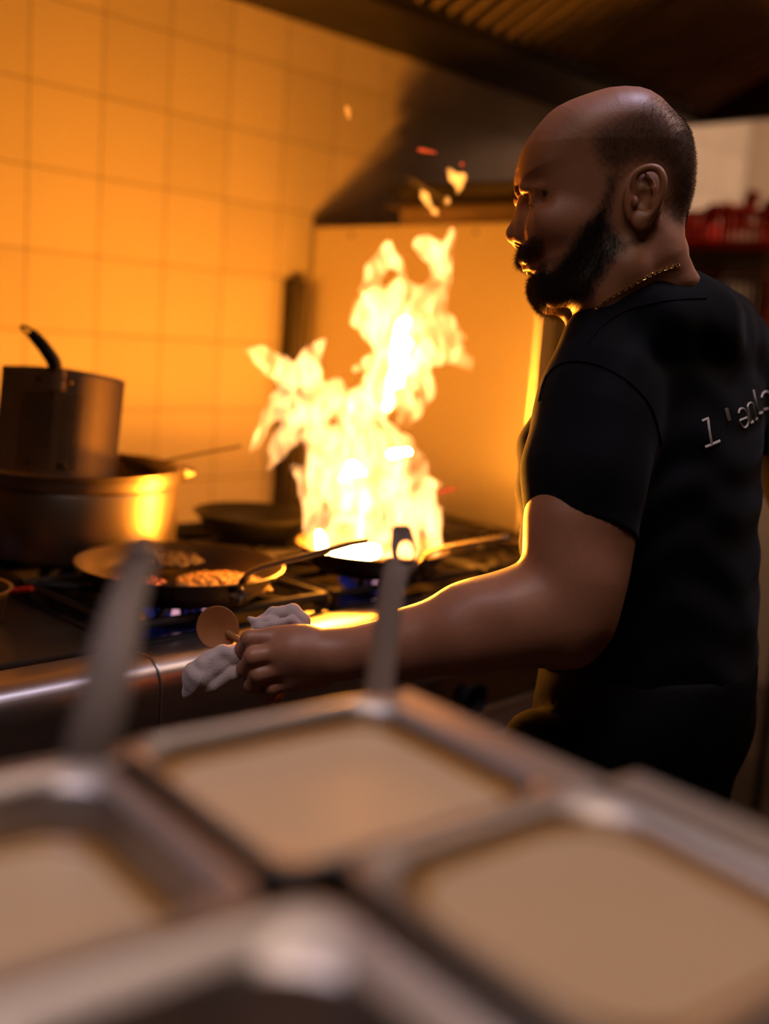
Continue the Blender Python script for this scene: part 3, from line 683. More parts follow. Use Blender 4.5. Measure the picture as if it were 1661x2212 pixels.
# ear
def ear(sg):
    f = lambda X, Y, y: Lc(X, Y, .001)*np.array([1,0,1]) + np.array([0, sg*y, 0])
    k_ = 1.0
    H.ell(f(862,815,.0745), (.024,.0085,.036), [[math.cos(.25),0,math.sin(.25)],[0,1,0],[-math.sin(.25),0,math.cos(.25)]], .006)
    hx = smooth_path([f(806,812,.078), f(795,740,.081), f(816,692,.085), f(864,671,.089), f(914,686,.0925), f(939,738,.094), f(937,800,.0925), f(920,860,.090), f(893,908,.087), f(862,940,.084)], 5)
    H.chain([np.array(p) for p in hx], [.0034+.0008*math.sin(PI*i/(len(hx)-1)) for i in range(len(hx))], .0016)
    H.ell(f(832,948,.083), (.0115,.0055,.0125), None, .006)
    ax_ = smooth_path([f(858,712,.085), f(884,748,.0865), f(893,800,.0875), f(878,858,.086), f(846,892,.0845)], 5)
    H.chain([np.array(p) for p in ax_], [.0026+.0008*math.sin(PI*i/(len(ax_)-1)) for i in range(len(ax_))], .0025)
    H.chain([f(845,815,.088), f(828,850,.088), f(842,872,.088)], [.0095,.0100,.0060], .003, 'd')
    H.chain([f(835,735,.088), f(868,760,.089)], [.0055,.0045], .004, 'd')
    H.ell(f(798,852,.085), (.0042,.0048,.0075), None, .003)
    H.ell(f(1000,820,.0835), (.010,.010,.040), None, .006, 'd')
ear(1); ear(-1)
# neck muscles and the crease under the jaw
both(H.chain, [Lc(1000,960,.045), Lc(860,1150,.052), Lc(700,1330,.040), Lc(600,1440,.022)], [.016,.015,.013,.012], .03)
both(H.chain, [Lc(900,1060,.067), Lc(800,1160,.064), Lc(700,1265,.056), Lc(630,1330,.047)], [.0003,.0020,.0022,.0014], .008, 'd')
both(H.chain, [Lc(1040,940,.020), Lc(1060,1080,.030), Lc(1120,1190,.030)], [.025,.022,.012], .03)
def headnoise(Fd, amp, seed):
    r_ = np.random.RandomState(seed); g = r_.rand(9,9,9).astype(np.float32)
hv, hq = H.nets()
hw = loc2w(hv)
# stubble mask (inherent hair colour): buzzed sides and back, beard, moustache
def inpoly(P2, poly):
    x, y = P2[:,0], P2[:,1]; ins = np.zeros(len(x), bool); dmin = np.full(len(x), 9e9)
    for i in range(len(poly)):
        a = np.array(poly[i], float); b = np.array(poly[(i+1)%len(poly)], float)
        c = ((a[1] <= y) & (b[1] > y)) | ((b[1] <= y) & (a[1] > y)); ins ^= c & (x < a[0] + (y-a[1])/((b[1]-a[1]) or 1e-9)*(b[0]-a[0]))
        e = b-a; t = np.clip(((x-a[0])*e[0]+(y-a[1])*e[1])/(e@e), 0, 1); dmin = np.minimum(dmin, np.hypot(x-a[0]-t*e[0], y-a[1]-t*e[1]))
    return np.where(ins, dmin, -dmin)
# coordinates of every head vertex in the side drawing
sx = 749. - hv[:,0]*4646; sy = 722. - hv[:,2]*4646
P2 = np.stack([sx, sy], -1)
BUZZ = [(700,735),(660,690),(600,650),(560,560),(545,480),(590,420),(680,370),(770,300),(880,240),(1000,215),(1090,240),(1260,300),(1260,900),(1150,960),(1040,960),(985,930),(965,860),(975,760),(950,670),(880,640),(800,655),(745,700)]
BEARD = [(745,670),(705,800),(690,900),(735,985),(790,1060),(740,1130),(660,1230),(600,1330),(560,1380),(200,1380),(200,1190),(275,1160),(330,1120),(335,1085),(200,1105),(190,1000),(300,985),(322,1010),(335,1060),(350,1130),(372,1150),(450,1060),(500,960),(560,900),(610,840),(640,760),(645,670)]
db, dg = inpoly(P2, BUZZ), inpoly(P2, BEARD)
nz_ = np.sin(P2[:,0]*.11)*np.sin(P2[:,1]*.13+1)*14
m_buzz = np.clip((db+nz_+10)/80, 0, 1); m_beard = np.clip((dg+nz_*.5+12)/75, 0, 1)
m_beard[(hv[:,1] < -.002) & (P2[:,0] < 330) & (P2[:,1] > 1060) & (P2[:,1] < 1180)] = 1  # beard added over far half of lips so they don't glint in the firelight
thin = np.clip(1-np.maximum(0, 500-P2[:,1])/420, .35, 1)
mask = np.maximum(m_buzz*.72*thin, m_beard*.95)
mask[np.abs(hv[:,1]) > .0835] = 0

# ---- body under the clothes, arms, hands
B = Field((-.42,-.57,-.95), (.47,.28,-.07), .0044)
Ldir = np.array([.56,.81,.0]); Ldir /= np.linalg.norm(Ldir); Tup = np.array([-.07,.16,.985]); Tup /= np.linalg.norm(Tup)
Fdir = np.cross(Ldir, Tup); Fdir *= np.sign(Fdir[0]); Ldir = np.cross(Tup, Fdir); Ldir *= np.sign(Ldir[0]); RT = [Ldir, Fdir, Tup]
def torso(B, g):
    B.ell(G(1395,930,1.47), (.180+g,.118+g,.215+g), RT, .05)
    B.ell(G(1395,1200,1.47), (.165+g,.125+g,.235+g), RT, .06)
    B.ell(G(1400,1470,1.48), (.160+g,.118+g,.20+g), RT, .06)
    B.ell(G(1240,1000,1.415), (.075+g,.055+g,.065+g), RT, .05)
    B.ell(G(1300,1185,1.42), (.11+g,.075+g,.11+g), RT, .05)
    B.ell(G(1500,900,1.52), (.10+g,.07+g,.15+g), RT, .05)
    B.chain([G(1405,718,1.39), G(1300,845,1.32), G(1292,880,1.31)], [.044+g,.050+g,.052+g], .035)
    B.chain([G(1542,722,1.43), G(1502,700,1.375), G(1455,690,1.35), G(1400,700,1.33), G(1328,722,1.325), G(1300,800,1.31)], [.038+g,.040+g,.041+g,.042+g,.036+g,.045+g], .022)
    B.chain([G(1440,716,1.42), G(1530,738,1.50), G(1650,880,1.60)], [.048+g,.050+g,.056+g], .035)
torso(B, 0)
# left arm
shp, el, wr = G(1282,850,1.305), G(1228,1330,1.262), G(735,1414,1.30)
B.chain([shp, G(1274,980,1.285), G(1254,1130,1.27), G(1240,1250,1.262), el], [.055,.056,.0545,.052,.048], .03)
B.ell(G(1206,1140,1.262), (.030,.040,.075), None, .03)
B.ell(G(1300,1110,1.272), (.028,.035,.09), None, .03)
B.chain([el, G(1120,1338,1.262), G(1000,1362,1.268), G(880,1392,1.28), G(800,1403,1.29)], [.047,.0505,.0455,.036,.024], .03)
B.ell(G(1225,1395,1.262), (.022,.022,.02), None, .03)
B.ell(G(1080,1300,1.262), (.05,.035,.022), None, .03)
# right arm: bent behind his side, mostly out of view
B.chain([G(1650,830,1.60), G(1735,1000,1.66), G(1760,1230,1.68)], [.058,.052,.044], .03)
B.chain([G(1760,1230,1.68), G(1765,1340,1.74), G(1745,1440,1.80)], [.043,.038,.027], .02)
# legs down to the floor
bv, bq = B.nets()
Lg = Field((-.42,-.42,-1.56), (.30,.30,-.62), .010)
for s_, d0 in ((1,0),(-1,0)):
    hip = G(1400,1560,1.49) + Ldir*.088*s_; kn = hip - Tup*.44 + Fdir*.02; an = kn - Tup*.42 - Fdir*.02
    Lg.chain([hip, kn, an], [.082,.055,.038], .03); Lg.chain([an - Tup*.035 - Fdir*.03, an - Tup*.045 + Fdir*.15], [.035,.028], .03)
lv, lq = Lg.nets()
# hands (finer grid): palm, four fingers, thumb
def hand_field(lo, hi, palm, fingers, thumb, h=.0014):
    Hn = Field(lo, hi, h)
    for a, b_, ra, rb, n_, sq in palm: Hn.cap(a, b_, ra, rb, .012, n=n_, sq=sq)
    for f in fingers:
        T = Field.__new__(Field); T.h = Hn.h; T.lo = Hn.lo; T.ax = Hn.ax; T.F = np.full_like(Hn.F, .3)
        T.chain(f[0], f[1], .004); hh = np.maximum(.004-np.abs(Hn.F-T.F), 0)/.004; Hn.F = np.minimum(Hn.F, T.F) - hh*hh*.001
    Hn.chain(thumb[0], thumb[1], .007)
    return Hn
g_ = G
nrm = np.array([.15,.97,.15]); nrm /= np.linalg.norm(nrm)
palm = [(g_(1000,1362,1.268), g_(880,1392,1.28), .041, .0368, nrm, 1.0), (g_(880,1392,1.28), wr, .0368, .0290, nrm, 1.0), (wr, g_(640,1408,1.297), .0285, .030, nrm, 1.0), (g_(660,1385,1.300), g_(592,1378,1.300), .018, .0145, nrm, 1.0), (g_(670,1425,1.298), g_(600,1410,1.292), .020, .0155, nrm, 1.0),
        (g_(680,1445,1.302), g_(612,1442,1.294), .019, .0148, nrm, 1.0), (g_(690,1455,1.308), g_(632,1470,1.300), .017, .0135, nrm, 1.0)]
fin = [([g_(592,1378,1.298), g_(540,1380,1.292), g_(526,1402,1.310), g_(556,1420,1.328), g_(572,1424,1.333)], [.0122,.0108,.0100,.0090,.0080]),
       ([g_(600,1410,1.290), g_(548,1418,1.284), g_(530,1444,1.302), g_(560,1462,1.322), g_(576,1464,1.328)], [.0126,.0112,.0102,.0092,.0082]),
       ([g_(612,1442,1.292), g_(560,1456,1.288), g_(545,1480,1.306), g_(574,1494,1.326), g_(588,1494,1.331)], [.0120,.0108,.0098,.0088,.0078]),
       ([g_(632,1470,1.300), g_(590,1484,1.298), g_(578,1504,1.312), g_(596,1502,1.330), g_(604,1490,1.334)], [.0108,.0096,.0088,.0080,.0070])]
thumb = ([g_(690,1392,1.318), g_(640,1384,1.340), g_(590,1394,1.350), g_(556,1402,1.352)], [.0175,.0135,.0118,.0095])
LH = hand_field(np.array(wr)-[.20,.10,.10], np.array(wr)+[.15,.07,.09], palm, fin, thumb, .0016)
nv, nq = LH.nets()
wr2 = G(1745,1440,1.80); d2 = G(1740,1560,1.90) - wr2; d2 /= np.linalg.norm(d2)
n2 = np.array([.5,.6,.6]); n2 /= np.linalg.norm(n2); sd = np.cross(d2, n2); sd /= np.linalg.norm(sd)
palm2 = [(wr2, wr2+d2*.07, .026, .034, n2, 1.6)]
fin2 = [([wr2+d2*.08+sd*o, wr2+d2*(.08+l*.45)+sd*o*1.1-n2*.006, wr2+d2*(.08+l*.8)+sd*o*1.1-n2*.024, wr2+d2*(.08+l*.9)+sd*o*1.05-n2*.042], [.0105,.0098,.009,.008]) for o, l in ((-.028,.075),(-.009,.085),(.010,.080),(.028,.062))]
th2 = ([wr2+d2*.03-sd*.026, wr2+d2*.06-sd*.046-n2*.01, wr2+d2*.09-sd*.050-n2*.024], [.015,.0125,.0095])
RH = hand_field(wr2-.20, wr2+.20, palm2, fin2, th2, .003); rv_, rq = RH.nets()
cook = empty('person', Vector(tuple(loc2w(G(1400,1560,1.49)-Tup*.89))), 'bald bearded man in a black t-shirt, in profile, holding a towel at the stove', 'person')
allv = [hw]; allq = [hq]; msk = [mask]; off_ = len(hw)
for v_, q_ in ((bv,bq),(lv,lq),(nv,nq),(rv_,rq)):
    allv.append(loc2w(v_)); allq.append(q_+off_); msk.append(np.zeros(len(v_))); off_ += len(v_)
cl = np.array(cook.location)
# skin material with the hair mask mixed in
nt = M_skin.node_tree; bs = nt.nodes['Principled BSDF']; lk = bs.inputs['Base Color'].links[0]; src = lk.from_socket
at = nt.nodes.new('ShaderNodeAttribute'); at.attribute_name = 'hair_mask'
nn = nt.nodes.new('ShaderNodeTexNoise'); nn.inputs['Scale'].default_value = 700; nn.inputs['Detail'].default_value = 2
mm = nt.nodes.new('ShaderNodeMath'); mm.operation = 'MULTIPLY_ADD'; nt.links.new(nn.outputs['Fac'], mm.inputs[0]); mm.inputs[1].default_value = 1.1; mm.inputs[2].default_value = .45
m3 = nt.nodes.new('ShaderNodeMath'); m3.operation = 'MULTIPLY'; m3.use_clamp = True; nt.links.new(mm.outputs[0], m3.inputs[0]); nt.links.new(at.outputs['Fac'], m3.inputs[1])
mx = nt.nodes.new('ShaderNodeMix'); mx.data_type = 'RGBA'; nt.links.new(m3.outputs[0], mx.inputs[0]); nt.links.new(src, mx.inputs[6]); mx.inputs[7].default_value = (.030,.018,.013,1); nt.links.new(mx.outputs[2], bs.inputs['Base Color'])
body = mesh_np('body', np.concatenate(allv)-cl, np.concatenate(allq), M_skin, cook, np.concatenate(msk))
# ---- t-shirt
def wrinkle(X, Y, Z):
    return (.0022*np.sin(55*X+26*Z+3*np.sin(18*Z)) * np.sin(31*Z-20*Y+1.3) + .0014*np.sin(90*Z+40*X+4*np.sin(25*X)))
T = Field((-.42,-.46,-.66), (.24,.26,-.07), .0034)
torso(T, .012)
sl, X, Y, Z = T.sub(T.lo, T.lo+9); T.F += wrinkle(X, Y, Z).astype(np.float32)
# lower hem
T.F = np.maximum(T.F, ((np.dot(G(1400,1430,1.47), Tup)) - (X*Tup[0]+Y*Tup[1]+Z*Tup[2])).astype(np.float32))
def sleeve(pts, rs, endp, nrm_, rin, folds):
    Q = Field(T.lo, T.lo + T.h*(np.array(T.F.shape)-1), T.h); Q.F = Q.F[:T.F.shape[0],:T.F.shape[1],:T.F.shape[2]]; Q.ax = T.ax
    Q.F = np.full_like(T.F, .3); Q.chain(pts, rs, .03)
    Q.F += (folds*np.sin(70*Z+35*X+3*np.sin(30*X))).astype(np.float32)
    cut = ((X-endp[0])*nrm_[0]+(Y-endp[1])*nrm_[1]+(Z-endp[2])*nrm_[2]).astype(np.float32); Q.F = np.maximum(Q.F, cut)
    # hollow opening
    I = np.full_like(T.F, .3); Q2 = Q.F; Q.F = I; Q.cap(endp+nrm_*.01, endp-nrm_*.05, rin, rin*.96, 0); Q.F = np.maximum(Q2, -Q.F)
    return Q.F
e1_ = G(1248,1136,1.27); ax1 = (G(1246,1180,1.268)-G(1262,900,1.30)); ax1 /= np.linalg.norm(ax1)
nh = ax1 + np.array([-.20,0,0])*-1.0; nh = ax1 + np.array([.22,0,0]); nh /= np.linalg.norm(nh)
Fs = sleeve([G(1302,865,1.31), G(1284,920,1.297), G(1262,1020,1.282), G(1252,1190,1.268)], [.060,.0655,.0675,.0665], e1_, nh, .0575, .0004)
hh = np.maximum(.022-np.abs(T.F-Fs), 0)/.022; T.F = np.minimum(T.F, Fs) - hh*hh*.022*.25
T.chain([G(1640,835,1.60), G(1700,935,1.64), G(1752,1060,1.665)], [.073,.070,.066], .02)
e2_ = G(1745,1040,1.665); ax2 = G(1752,1130,1.67)-G(1700,930,1.63); ax2 /= np.linalg.norm(ax2)
# neck opening
T.chain([Lc(800,1190,.0), Lc(760,1000,0)], [.050,.080], .004, 'd')
T.chain([Lc(960,1080,.0), Lc(960,960,0)], [.050,.080], .006, 'd')
tv, tq = T.nets(); tw = loc2w(tv)
shirt = mesh_np('t_shirt', tw-cl, tq, M_shirt, cook)
bvh = BVHTree.FromPolygons([tuple(v) for v in tw], [tuple(int(i) for i in f) for f in tq])
def on(bv_, px, py, lift=.0012):
    o = Vector(CAMLOC); d = (V(px, py, 1.3) - o).normalized(); hit = bv_.ray_cast(o, d)
    return (hit[0] + hit[1]*lift) if hit[0] is not None and (hit[1].dot(d) < 0) else ((hit[0] - d*lift) if hit[0] is not None else None)
def cloth_line(pts, r, wide=1.0, lift=.0012, n=3):
    out = []
    for p in smooth_path([(a, b_, 0) for a, b_ in pts], n):
        q = on(bvh, p.x, p.y, lift)
        if q is not None: out.append(q)
    return out
def c4(L): return [(1400+x/6.364, 740+y/6.364) for x, y in L]
ink = MB()
strokes = [([(735,1078),(780,1060),(828,1040)],.0016),([(818,1050),(828,1150),(845,1270),(870,1395)],.0016),([(780,1436),(880,1395),(985,1350)],.0017),
           ([(1062,905),(1082,990),(1108,1075)],.0030),
           ([(1235,970),(1250,922),(1288,905),(1330,935),(1362,1010),(1370,1085),(1348,1148),(1312,1168),(1274,1130),(1254,1072),(1300,1050),(1356,1026)],.0013),
           ([(1358,885),(1372,848),(1402,828),(1434,848),(1455,930),(1476,1050)],.0012),([(1358,885),(1380,985),(1405,1088)],.0012),([(1400,1102),(1442,1084)],.0017),([(1465,1056),(1497,1036)],.0017),
           ([(1438,650),(1470,800),(1512,962)],.0016),([(1518,975),(1572,955)],.0016),([(1550,755),(1568,705),(1608,672),(1650,684),(1690,740),(1705,830)],.0015),([(1583,921),(1645,903)],.0016)]
for grp in ((0,1,2),(3,),(4,),(5,6,7,8),(9,10),(11,12)):
    ink = MB()
    for L_, r in [strokes[g_i] for g_i in grp]:
        pts = cloth_line(c4(L_), r, lift=.0006)
        if len(pts) > 1: ink.tube([p - Vector(cl) for p in pts], .0003, 8, r/.0003, up=tuple(DV))
    if ink.v: io = ink.build('printed_letter', M_ink, cook, loc=None); io.location = (0,0,0)
# collar band and seams
cb = MB()
near = [(1266,700),(1279,685),(1302,663),(1328,648),(1365,635),(1414,624),(1470,616),(1508,606)]
def add_seam(name, pts, r, wide, m_=M_shirt, lift=.0008):
    P_ = cloth_line(pts, r, lift=lift)
    if len(P_) < 2: print('seam missed', name); return
    o = MB().tube([p - Vector(cl) for p in P_], r, 8, wide, up=tuple(DV)).build(name, m_, cook); o.location = (0,0,0)
add_seam('collar_seam', [(1272,742),(1290,716),(1318,692),(1360,668),(1414,654),(1470,647),(1525,644)], .0006, 1.6)
add_seam('shoulder_seam', [(1165,868),(1180,815),(1215,785),(1265,782),(1320,800),(1375,840),(1410,890),(1428,960)], .0008, 1.4)
# ---- trousers and apron
TR = Field((-.46,-.46,-1.52), (.34,.34,-.42), .009)
def hip(B, g):
    B.ell(G(1398,1470,1.48), (.165+g,.124+g,.19+g), RT, .05)
hip(TR, .014)
for s_ in (1,-1):
    hp = G(1400,1560,1.49) + Ldir*.088*s_; kn = hp - Tup*.44 + Fdir*.02; an = kn - Tup*.40 - Fdir*.02
    TR.chain([hp, kn, an], [.105,.080,.072], .05)
sl, X, Y, Z = TR.sub(TR.lo, TR.lo+9); tz = X*Tup[0]+Y*Tup[1]+Z*Tup[2]
TR.F = np.maximum(TR.F, (tz - np.dot(G(1400,1405,1.47), Tup)).astype(np.float32)); TR.F += (.003*np.sin(40*Z+20*X)*np.sin(35*Y)).astype(np.float32)
# apron bulge at the front pocket
TR.ell(G(1165,1600,1.36), (.040,.045,.040), RT, .01)
TR.ell(G(1175,1660,1.36), (.060,.05,.06), RT, .012)
v_, q_ = TR.nets(); mesh_np('trousers', loc2w(v_)-cl, q_, M_trouser, cook)
for s_ in (1,-1):
    hp = G(1400,1560,1.49) + Ldir*.088*s_; an = hp - Tup*.84; SHF = Field(np.array(an)-[.3,.3,.12], np.array(an)+[.3,.3,.08], .008)
    SHF.chain([an-Tup*.025-Fdir*.045, an-Tup*.03+Fdir*.06, an-Tup*.036+Fdir*.15], [.046,.045,.036], .03)
    SHF.cap(an, an-Tup*.03, .048, .046, .03)
    v_, q_ = SHF.nets(); mesh_np('shoe', loc2w(v_)-cl, q_, M_black, cook)
# ---- hair: beard, moustache, brows, buzz cut, lashes as fine tapered strands
hbvh = BVHTree.FromPolygons([tuple(v) for v in hw], [tuple(int(i) for i in f) for f in hq])
me_n = np.zeros((len(hw),3)); a_ = hw[hq[:,0]]; b_ = hw[hq[:,1]]; c_ = hw[hq[:,2]]; fn = np.cross(b_-a_, c_-a_)
for k in range(4): np.add.at(me_n, hq[:,k], fn)
me_n /= np.linalg.norm(me_n, axis=1)[:,None] + 1e-12
cen = HC - 0*KX
if np.mean(np.einsum('ij,ij->i', me_n, hw-cen)) < 0: me_n = -me_n
def strands(name, w_, n, ln, rad, comb, mt=M_hair, jit=.35, curl=.25):
    p_ = w_/w_.sum(); ids = rng.choice(len(hw), n, p=p_); vs_ = np.zeros((n,9,3)); 
    base = hw[ids] + rng.normal(0,.0006,(n,3)); nr = me_n[ids]; cw = np.array([c*1.0 for c in comb]); cwd = cw[0]*KX + cw[1]*KY + cw[2]*KZ
    d = nr + cwd[None] + rng.normal(0,jit,(n,3)); d /= np.linalg.norm(d,axis=1)[:,None]
    L_ = ln*rng.uniform(.55,1.15,(n,1)); t1 = np.cross(d, rng.normal(0,1,(n,3))); t1 /= np.linalg.norm(t1,axis=1)[:,None]; t2 = np.cross(d, t1)
    b0 = base - nr*.001; mid = base + d*L_*.5 + t1*L_*curl*.15; tip = base + d*L_ + t1*L_*curl + cwd[None]*L_*.3
    for k in range(3):
        o_ = t1*math.cos(2.1*k)+t2*math.sin(2.1*k); vs_[:,k] = b0+o_*rad; vs_[:,3+k] = mid+o_*rad*.8; vs_[:,6+k] = tip+o_*rad*.15
    q0 = np.array([[0,1,4,3],[1,2,5,4],[2,0,3,5],[3,4,7,6],[4,5,8,7],[5,3,6,8]]); q = (q0[None] + 9*np.arange(n)[:,None,None]).reshape(-1,4)
    o = mesh_np(name, vs_.reshape(-1,3)-cl, q, mt, cook); tag(o, kind='stuff'); return o
near_w = np.where((hv[:,1] > -.03) | (P2[:,0] < 480), 1., .35)
front_b = m_beard*near_w*(np.abs(hv[:,1])<.078)
must = ((P2[:,1] < 1100) & (P2[:,0] < 325) & (P2[:,1] > 985))
nosp = hv[:,0] < Lc(206,980)[0]
strands('moustache', front_b*must*nosp, 2600, .0085, .00016, (.10,0,-.9))
strands('beard', front_b*(~must)*np.clip((dg+10)/60,0,1)*np.where(P2[:,0] < 640, 1.5, .8)*np.where(np.hypot(P2[:,0]-285,P2[:,1]-1118)<34,.1,1), 15000, .0085, .00016, (.05,0,-.65))
strands('buzz_hair', np.clip(db/120,0,1)**1.5*near_w*(np.abs(hv[:,1])<.0815), 12000, .0028, .00011, (-.1,0,-.35), curl=.1)
dbr = np.minimum.reduce([np.linalg.norm(hv - np.array(Lc(*p))*np.array([1,s_,1]), axis=1) for s_ in (1,-1) for p in ((215,672,.010),(240,662,.018),(275,655,.028),(310,655,.038),(345,668,.045),(372,684,.049))])
strands('eyebrow', (dbr < .0052)*1., 620, .0055, .00016, (-.35,.1,.25))
for s_ in (1,-1):
    ls = MB()
    for k in range(16):
        u = k/15; p = np.array(Lc(296+84*u, 752+14*math.sin(PI*u), .037+.011*u))*np.array([1,s_,1]); e = np.array([.0085*(1-.5*u), s_*.004, -.003])
        pts = [Vector(tuple(loc2w(p+e*t+np.array([0,0,.0015*t*t])) - cl)) for t in (0,.5,1)]; ls.tube(pts, [.00022,.00018,.00005], 5)
    lo_ = ls.build('eyelashes', M_hair, cook); lo_.location = (0,0,0)
# ---- gold chain: alternating oval links
ch_pts = [(1468,571),(1445,578),(1413,590),(1380,607),(1350,625),(1320,642),(1297,658),(1277,677),(1262,694),(1252,709)]
cp = []
bb = BVHTree.FromPolygons([tuple(v) for v in np.concatenate(allv)], [tuple(int(i) for i in f) for f in np.concatenate(allq)])
for p in smooth_path([(a, b_, 0) for a, b_ in ch_pts], 12):
    q = on(bb, p.x, p.y, .0012)
    if q is not None: cp.append(q)
cn = MB(); acc_ = 0; last = cp[0]; k = 0; LK = .0054
i = 1
pos = [cp[0]]
for p in cp[1:]:
    while (p-pos[-1]).length >= LK*.74: pos.append(pos[-1] + (p-pos[-1]).normalized()*LK*.74)
for k in range(1, len(pos)-1):
    t = (pos[k+1]-pos[k-1]).normalized(); a = t.cross(Vector(DV)).normalized(); b_ = t.cross(a).normalized()
    u = (a*.9+b_*.45) if k % 2 else (a*.25-b_*.97); u.normalize(); c = pos[k] - Vector(cl)
    ring = [c + t*(LK*.56*math.cos(2*PI*j/10)) + u*(LK*.34*math.sin(2*PI*j/10)) for j in range(11)]
    cn.tube(ring, .00062, 6)
co = cn.build('gold_neck_chain', M_gold, cook); co.location = (0,0,0)

# ------------------------------------------------------------------ towel and spoon in the fist
TW = Field(G(470,1420,1.30)-np.array([.16,.10,.10]), G(470,1420,1.30)+np.array([.10,.07,.10]), .0016)
def fold(pts, rs, sq, k=.0025):
    TW.chain([g_(*p) for p in pts], rs, k, n=np.array([.0,.92,.38]), sq=sq)
fold([(552,1352,1.345),(590,1326,1.345),(630,1322,1.345),(655,1340,1.34),(658,1368,1.335)], [.006,.009,.010,.009,.007], .8)
fold([(545,1345,1.33),(580,1340,1.33),(610,1352,1.33),(640,1372,1.325)], [.004,.0065,.007,.006], .9)
fold([(560,1362,1.325),(590,1350,1.325),(630,1340,1.328),(652,1352,1.33)], [.005,.005,.005,.004], .9)
fold([(538,1338,1.335),(565,1348,1.33),(600,1366,1.325),(640,1378,1.325)], [.003,.005,.006,.006], .9)
fold([(545,1372,1.33),(560,1360,1.33),(610,1366,1.33)], [.008,.010,.010], .9)
fold([(570,1390,1.335),(550,1420,1.335),(540,1430,1.33)], [.012,.014,.014], 1)
fold([(545,1425,1.33),(505,1420,1.322),(462,1438,1.315),(432,1465,1.31),(415,1492,1.31)], [.011,.014,.019,.021,.012], .85, .006)
fold([(530,1418,1.32),(480,1412,1.31),(440,1440,1.302),(416,1480,1.302)], [.008,.010,.012,.006], .9, .003)
fold([(540,1440,1.32),(500,1455,1.31),(455,1480,1.303),(425,1500,1.303)], [.007,.009,.010,.005], .9, .003)
sl, X, Y, Z = TW.sub(TW.lo, TW.lo+9)
TW.F += (.0016*np.abs(np.sin(75*(X*.35+Z*.95)+1.6*np.sin(40*X-20*Z)))**.7 + .0004*np.sin(260*(Z-.5*X)+3*np.sin(90*X))).astype(np.float32) - .0012
v_, q_ = TW.nets(); v_ = loc2w(v_); tl_ = np.array(V(500,1420,1.32))
to = mesh_np('kitchen_towel', v_-tl_, q_, M_towel); to.location = tl_; tag(to, 'folded pale cotton towel gripped in the fist of the cook', 'towel')
ws = empty('wooden_spoon', V(472,1356,1.36), 'amber wooden spoon held in the same fist as the towel, bowl to the left', 'spoon')
b = MB(); c0 = V(470,1356,1.37)
Rm = Matrix([tuple(RV), tuple(UV), tuple(-DV)]).transposed().to_4x4() @ Matrix.Rotation(.25,4,'Z') @ Matrix.Diagonal(Vector((.027,.028,.008))).to_4x4()
b.lathe([(1e-4,-1),(.5,-.9),(.85,-.5),(1,0),(.97,.15),(.8,.0),(.5,-.35),(1e-4,-.5)], c0, 32, Rm); b.build('spoon_bowl', M_wood, ws, loc=c0)
b = MB(); b.tube([V(492,1368,1.37), V(525,1388,1.352), V(560,1405,1.343), V(640,1448,1.335)], [.0048,.0044,.0046,.005], 10); b.build('handle', M_wood, ws, loc=V(525,1388,1.355))

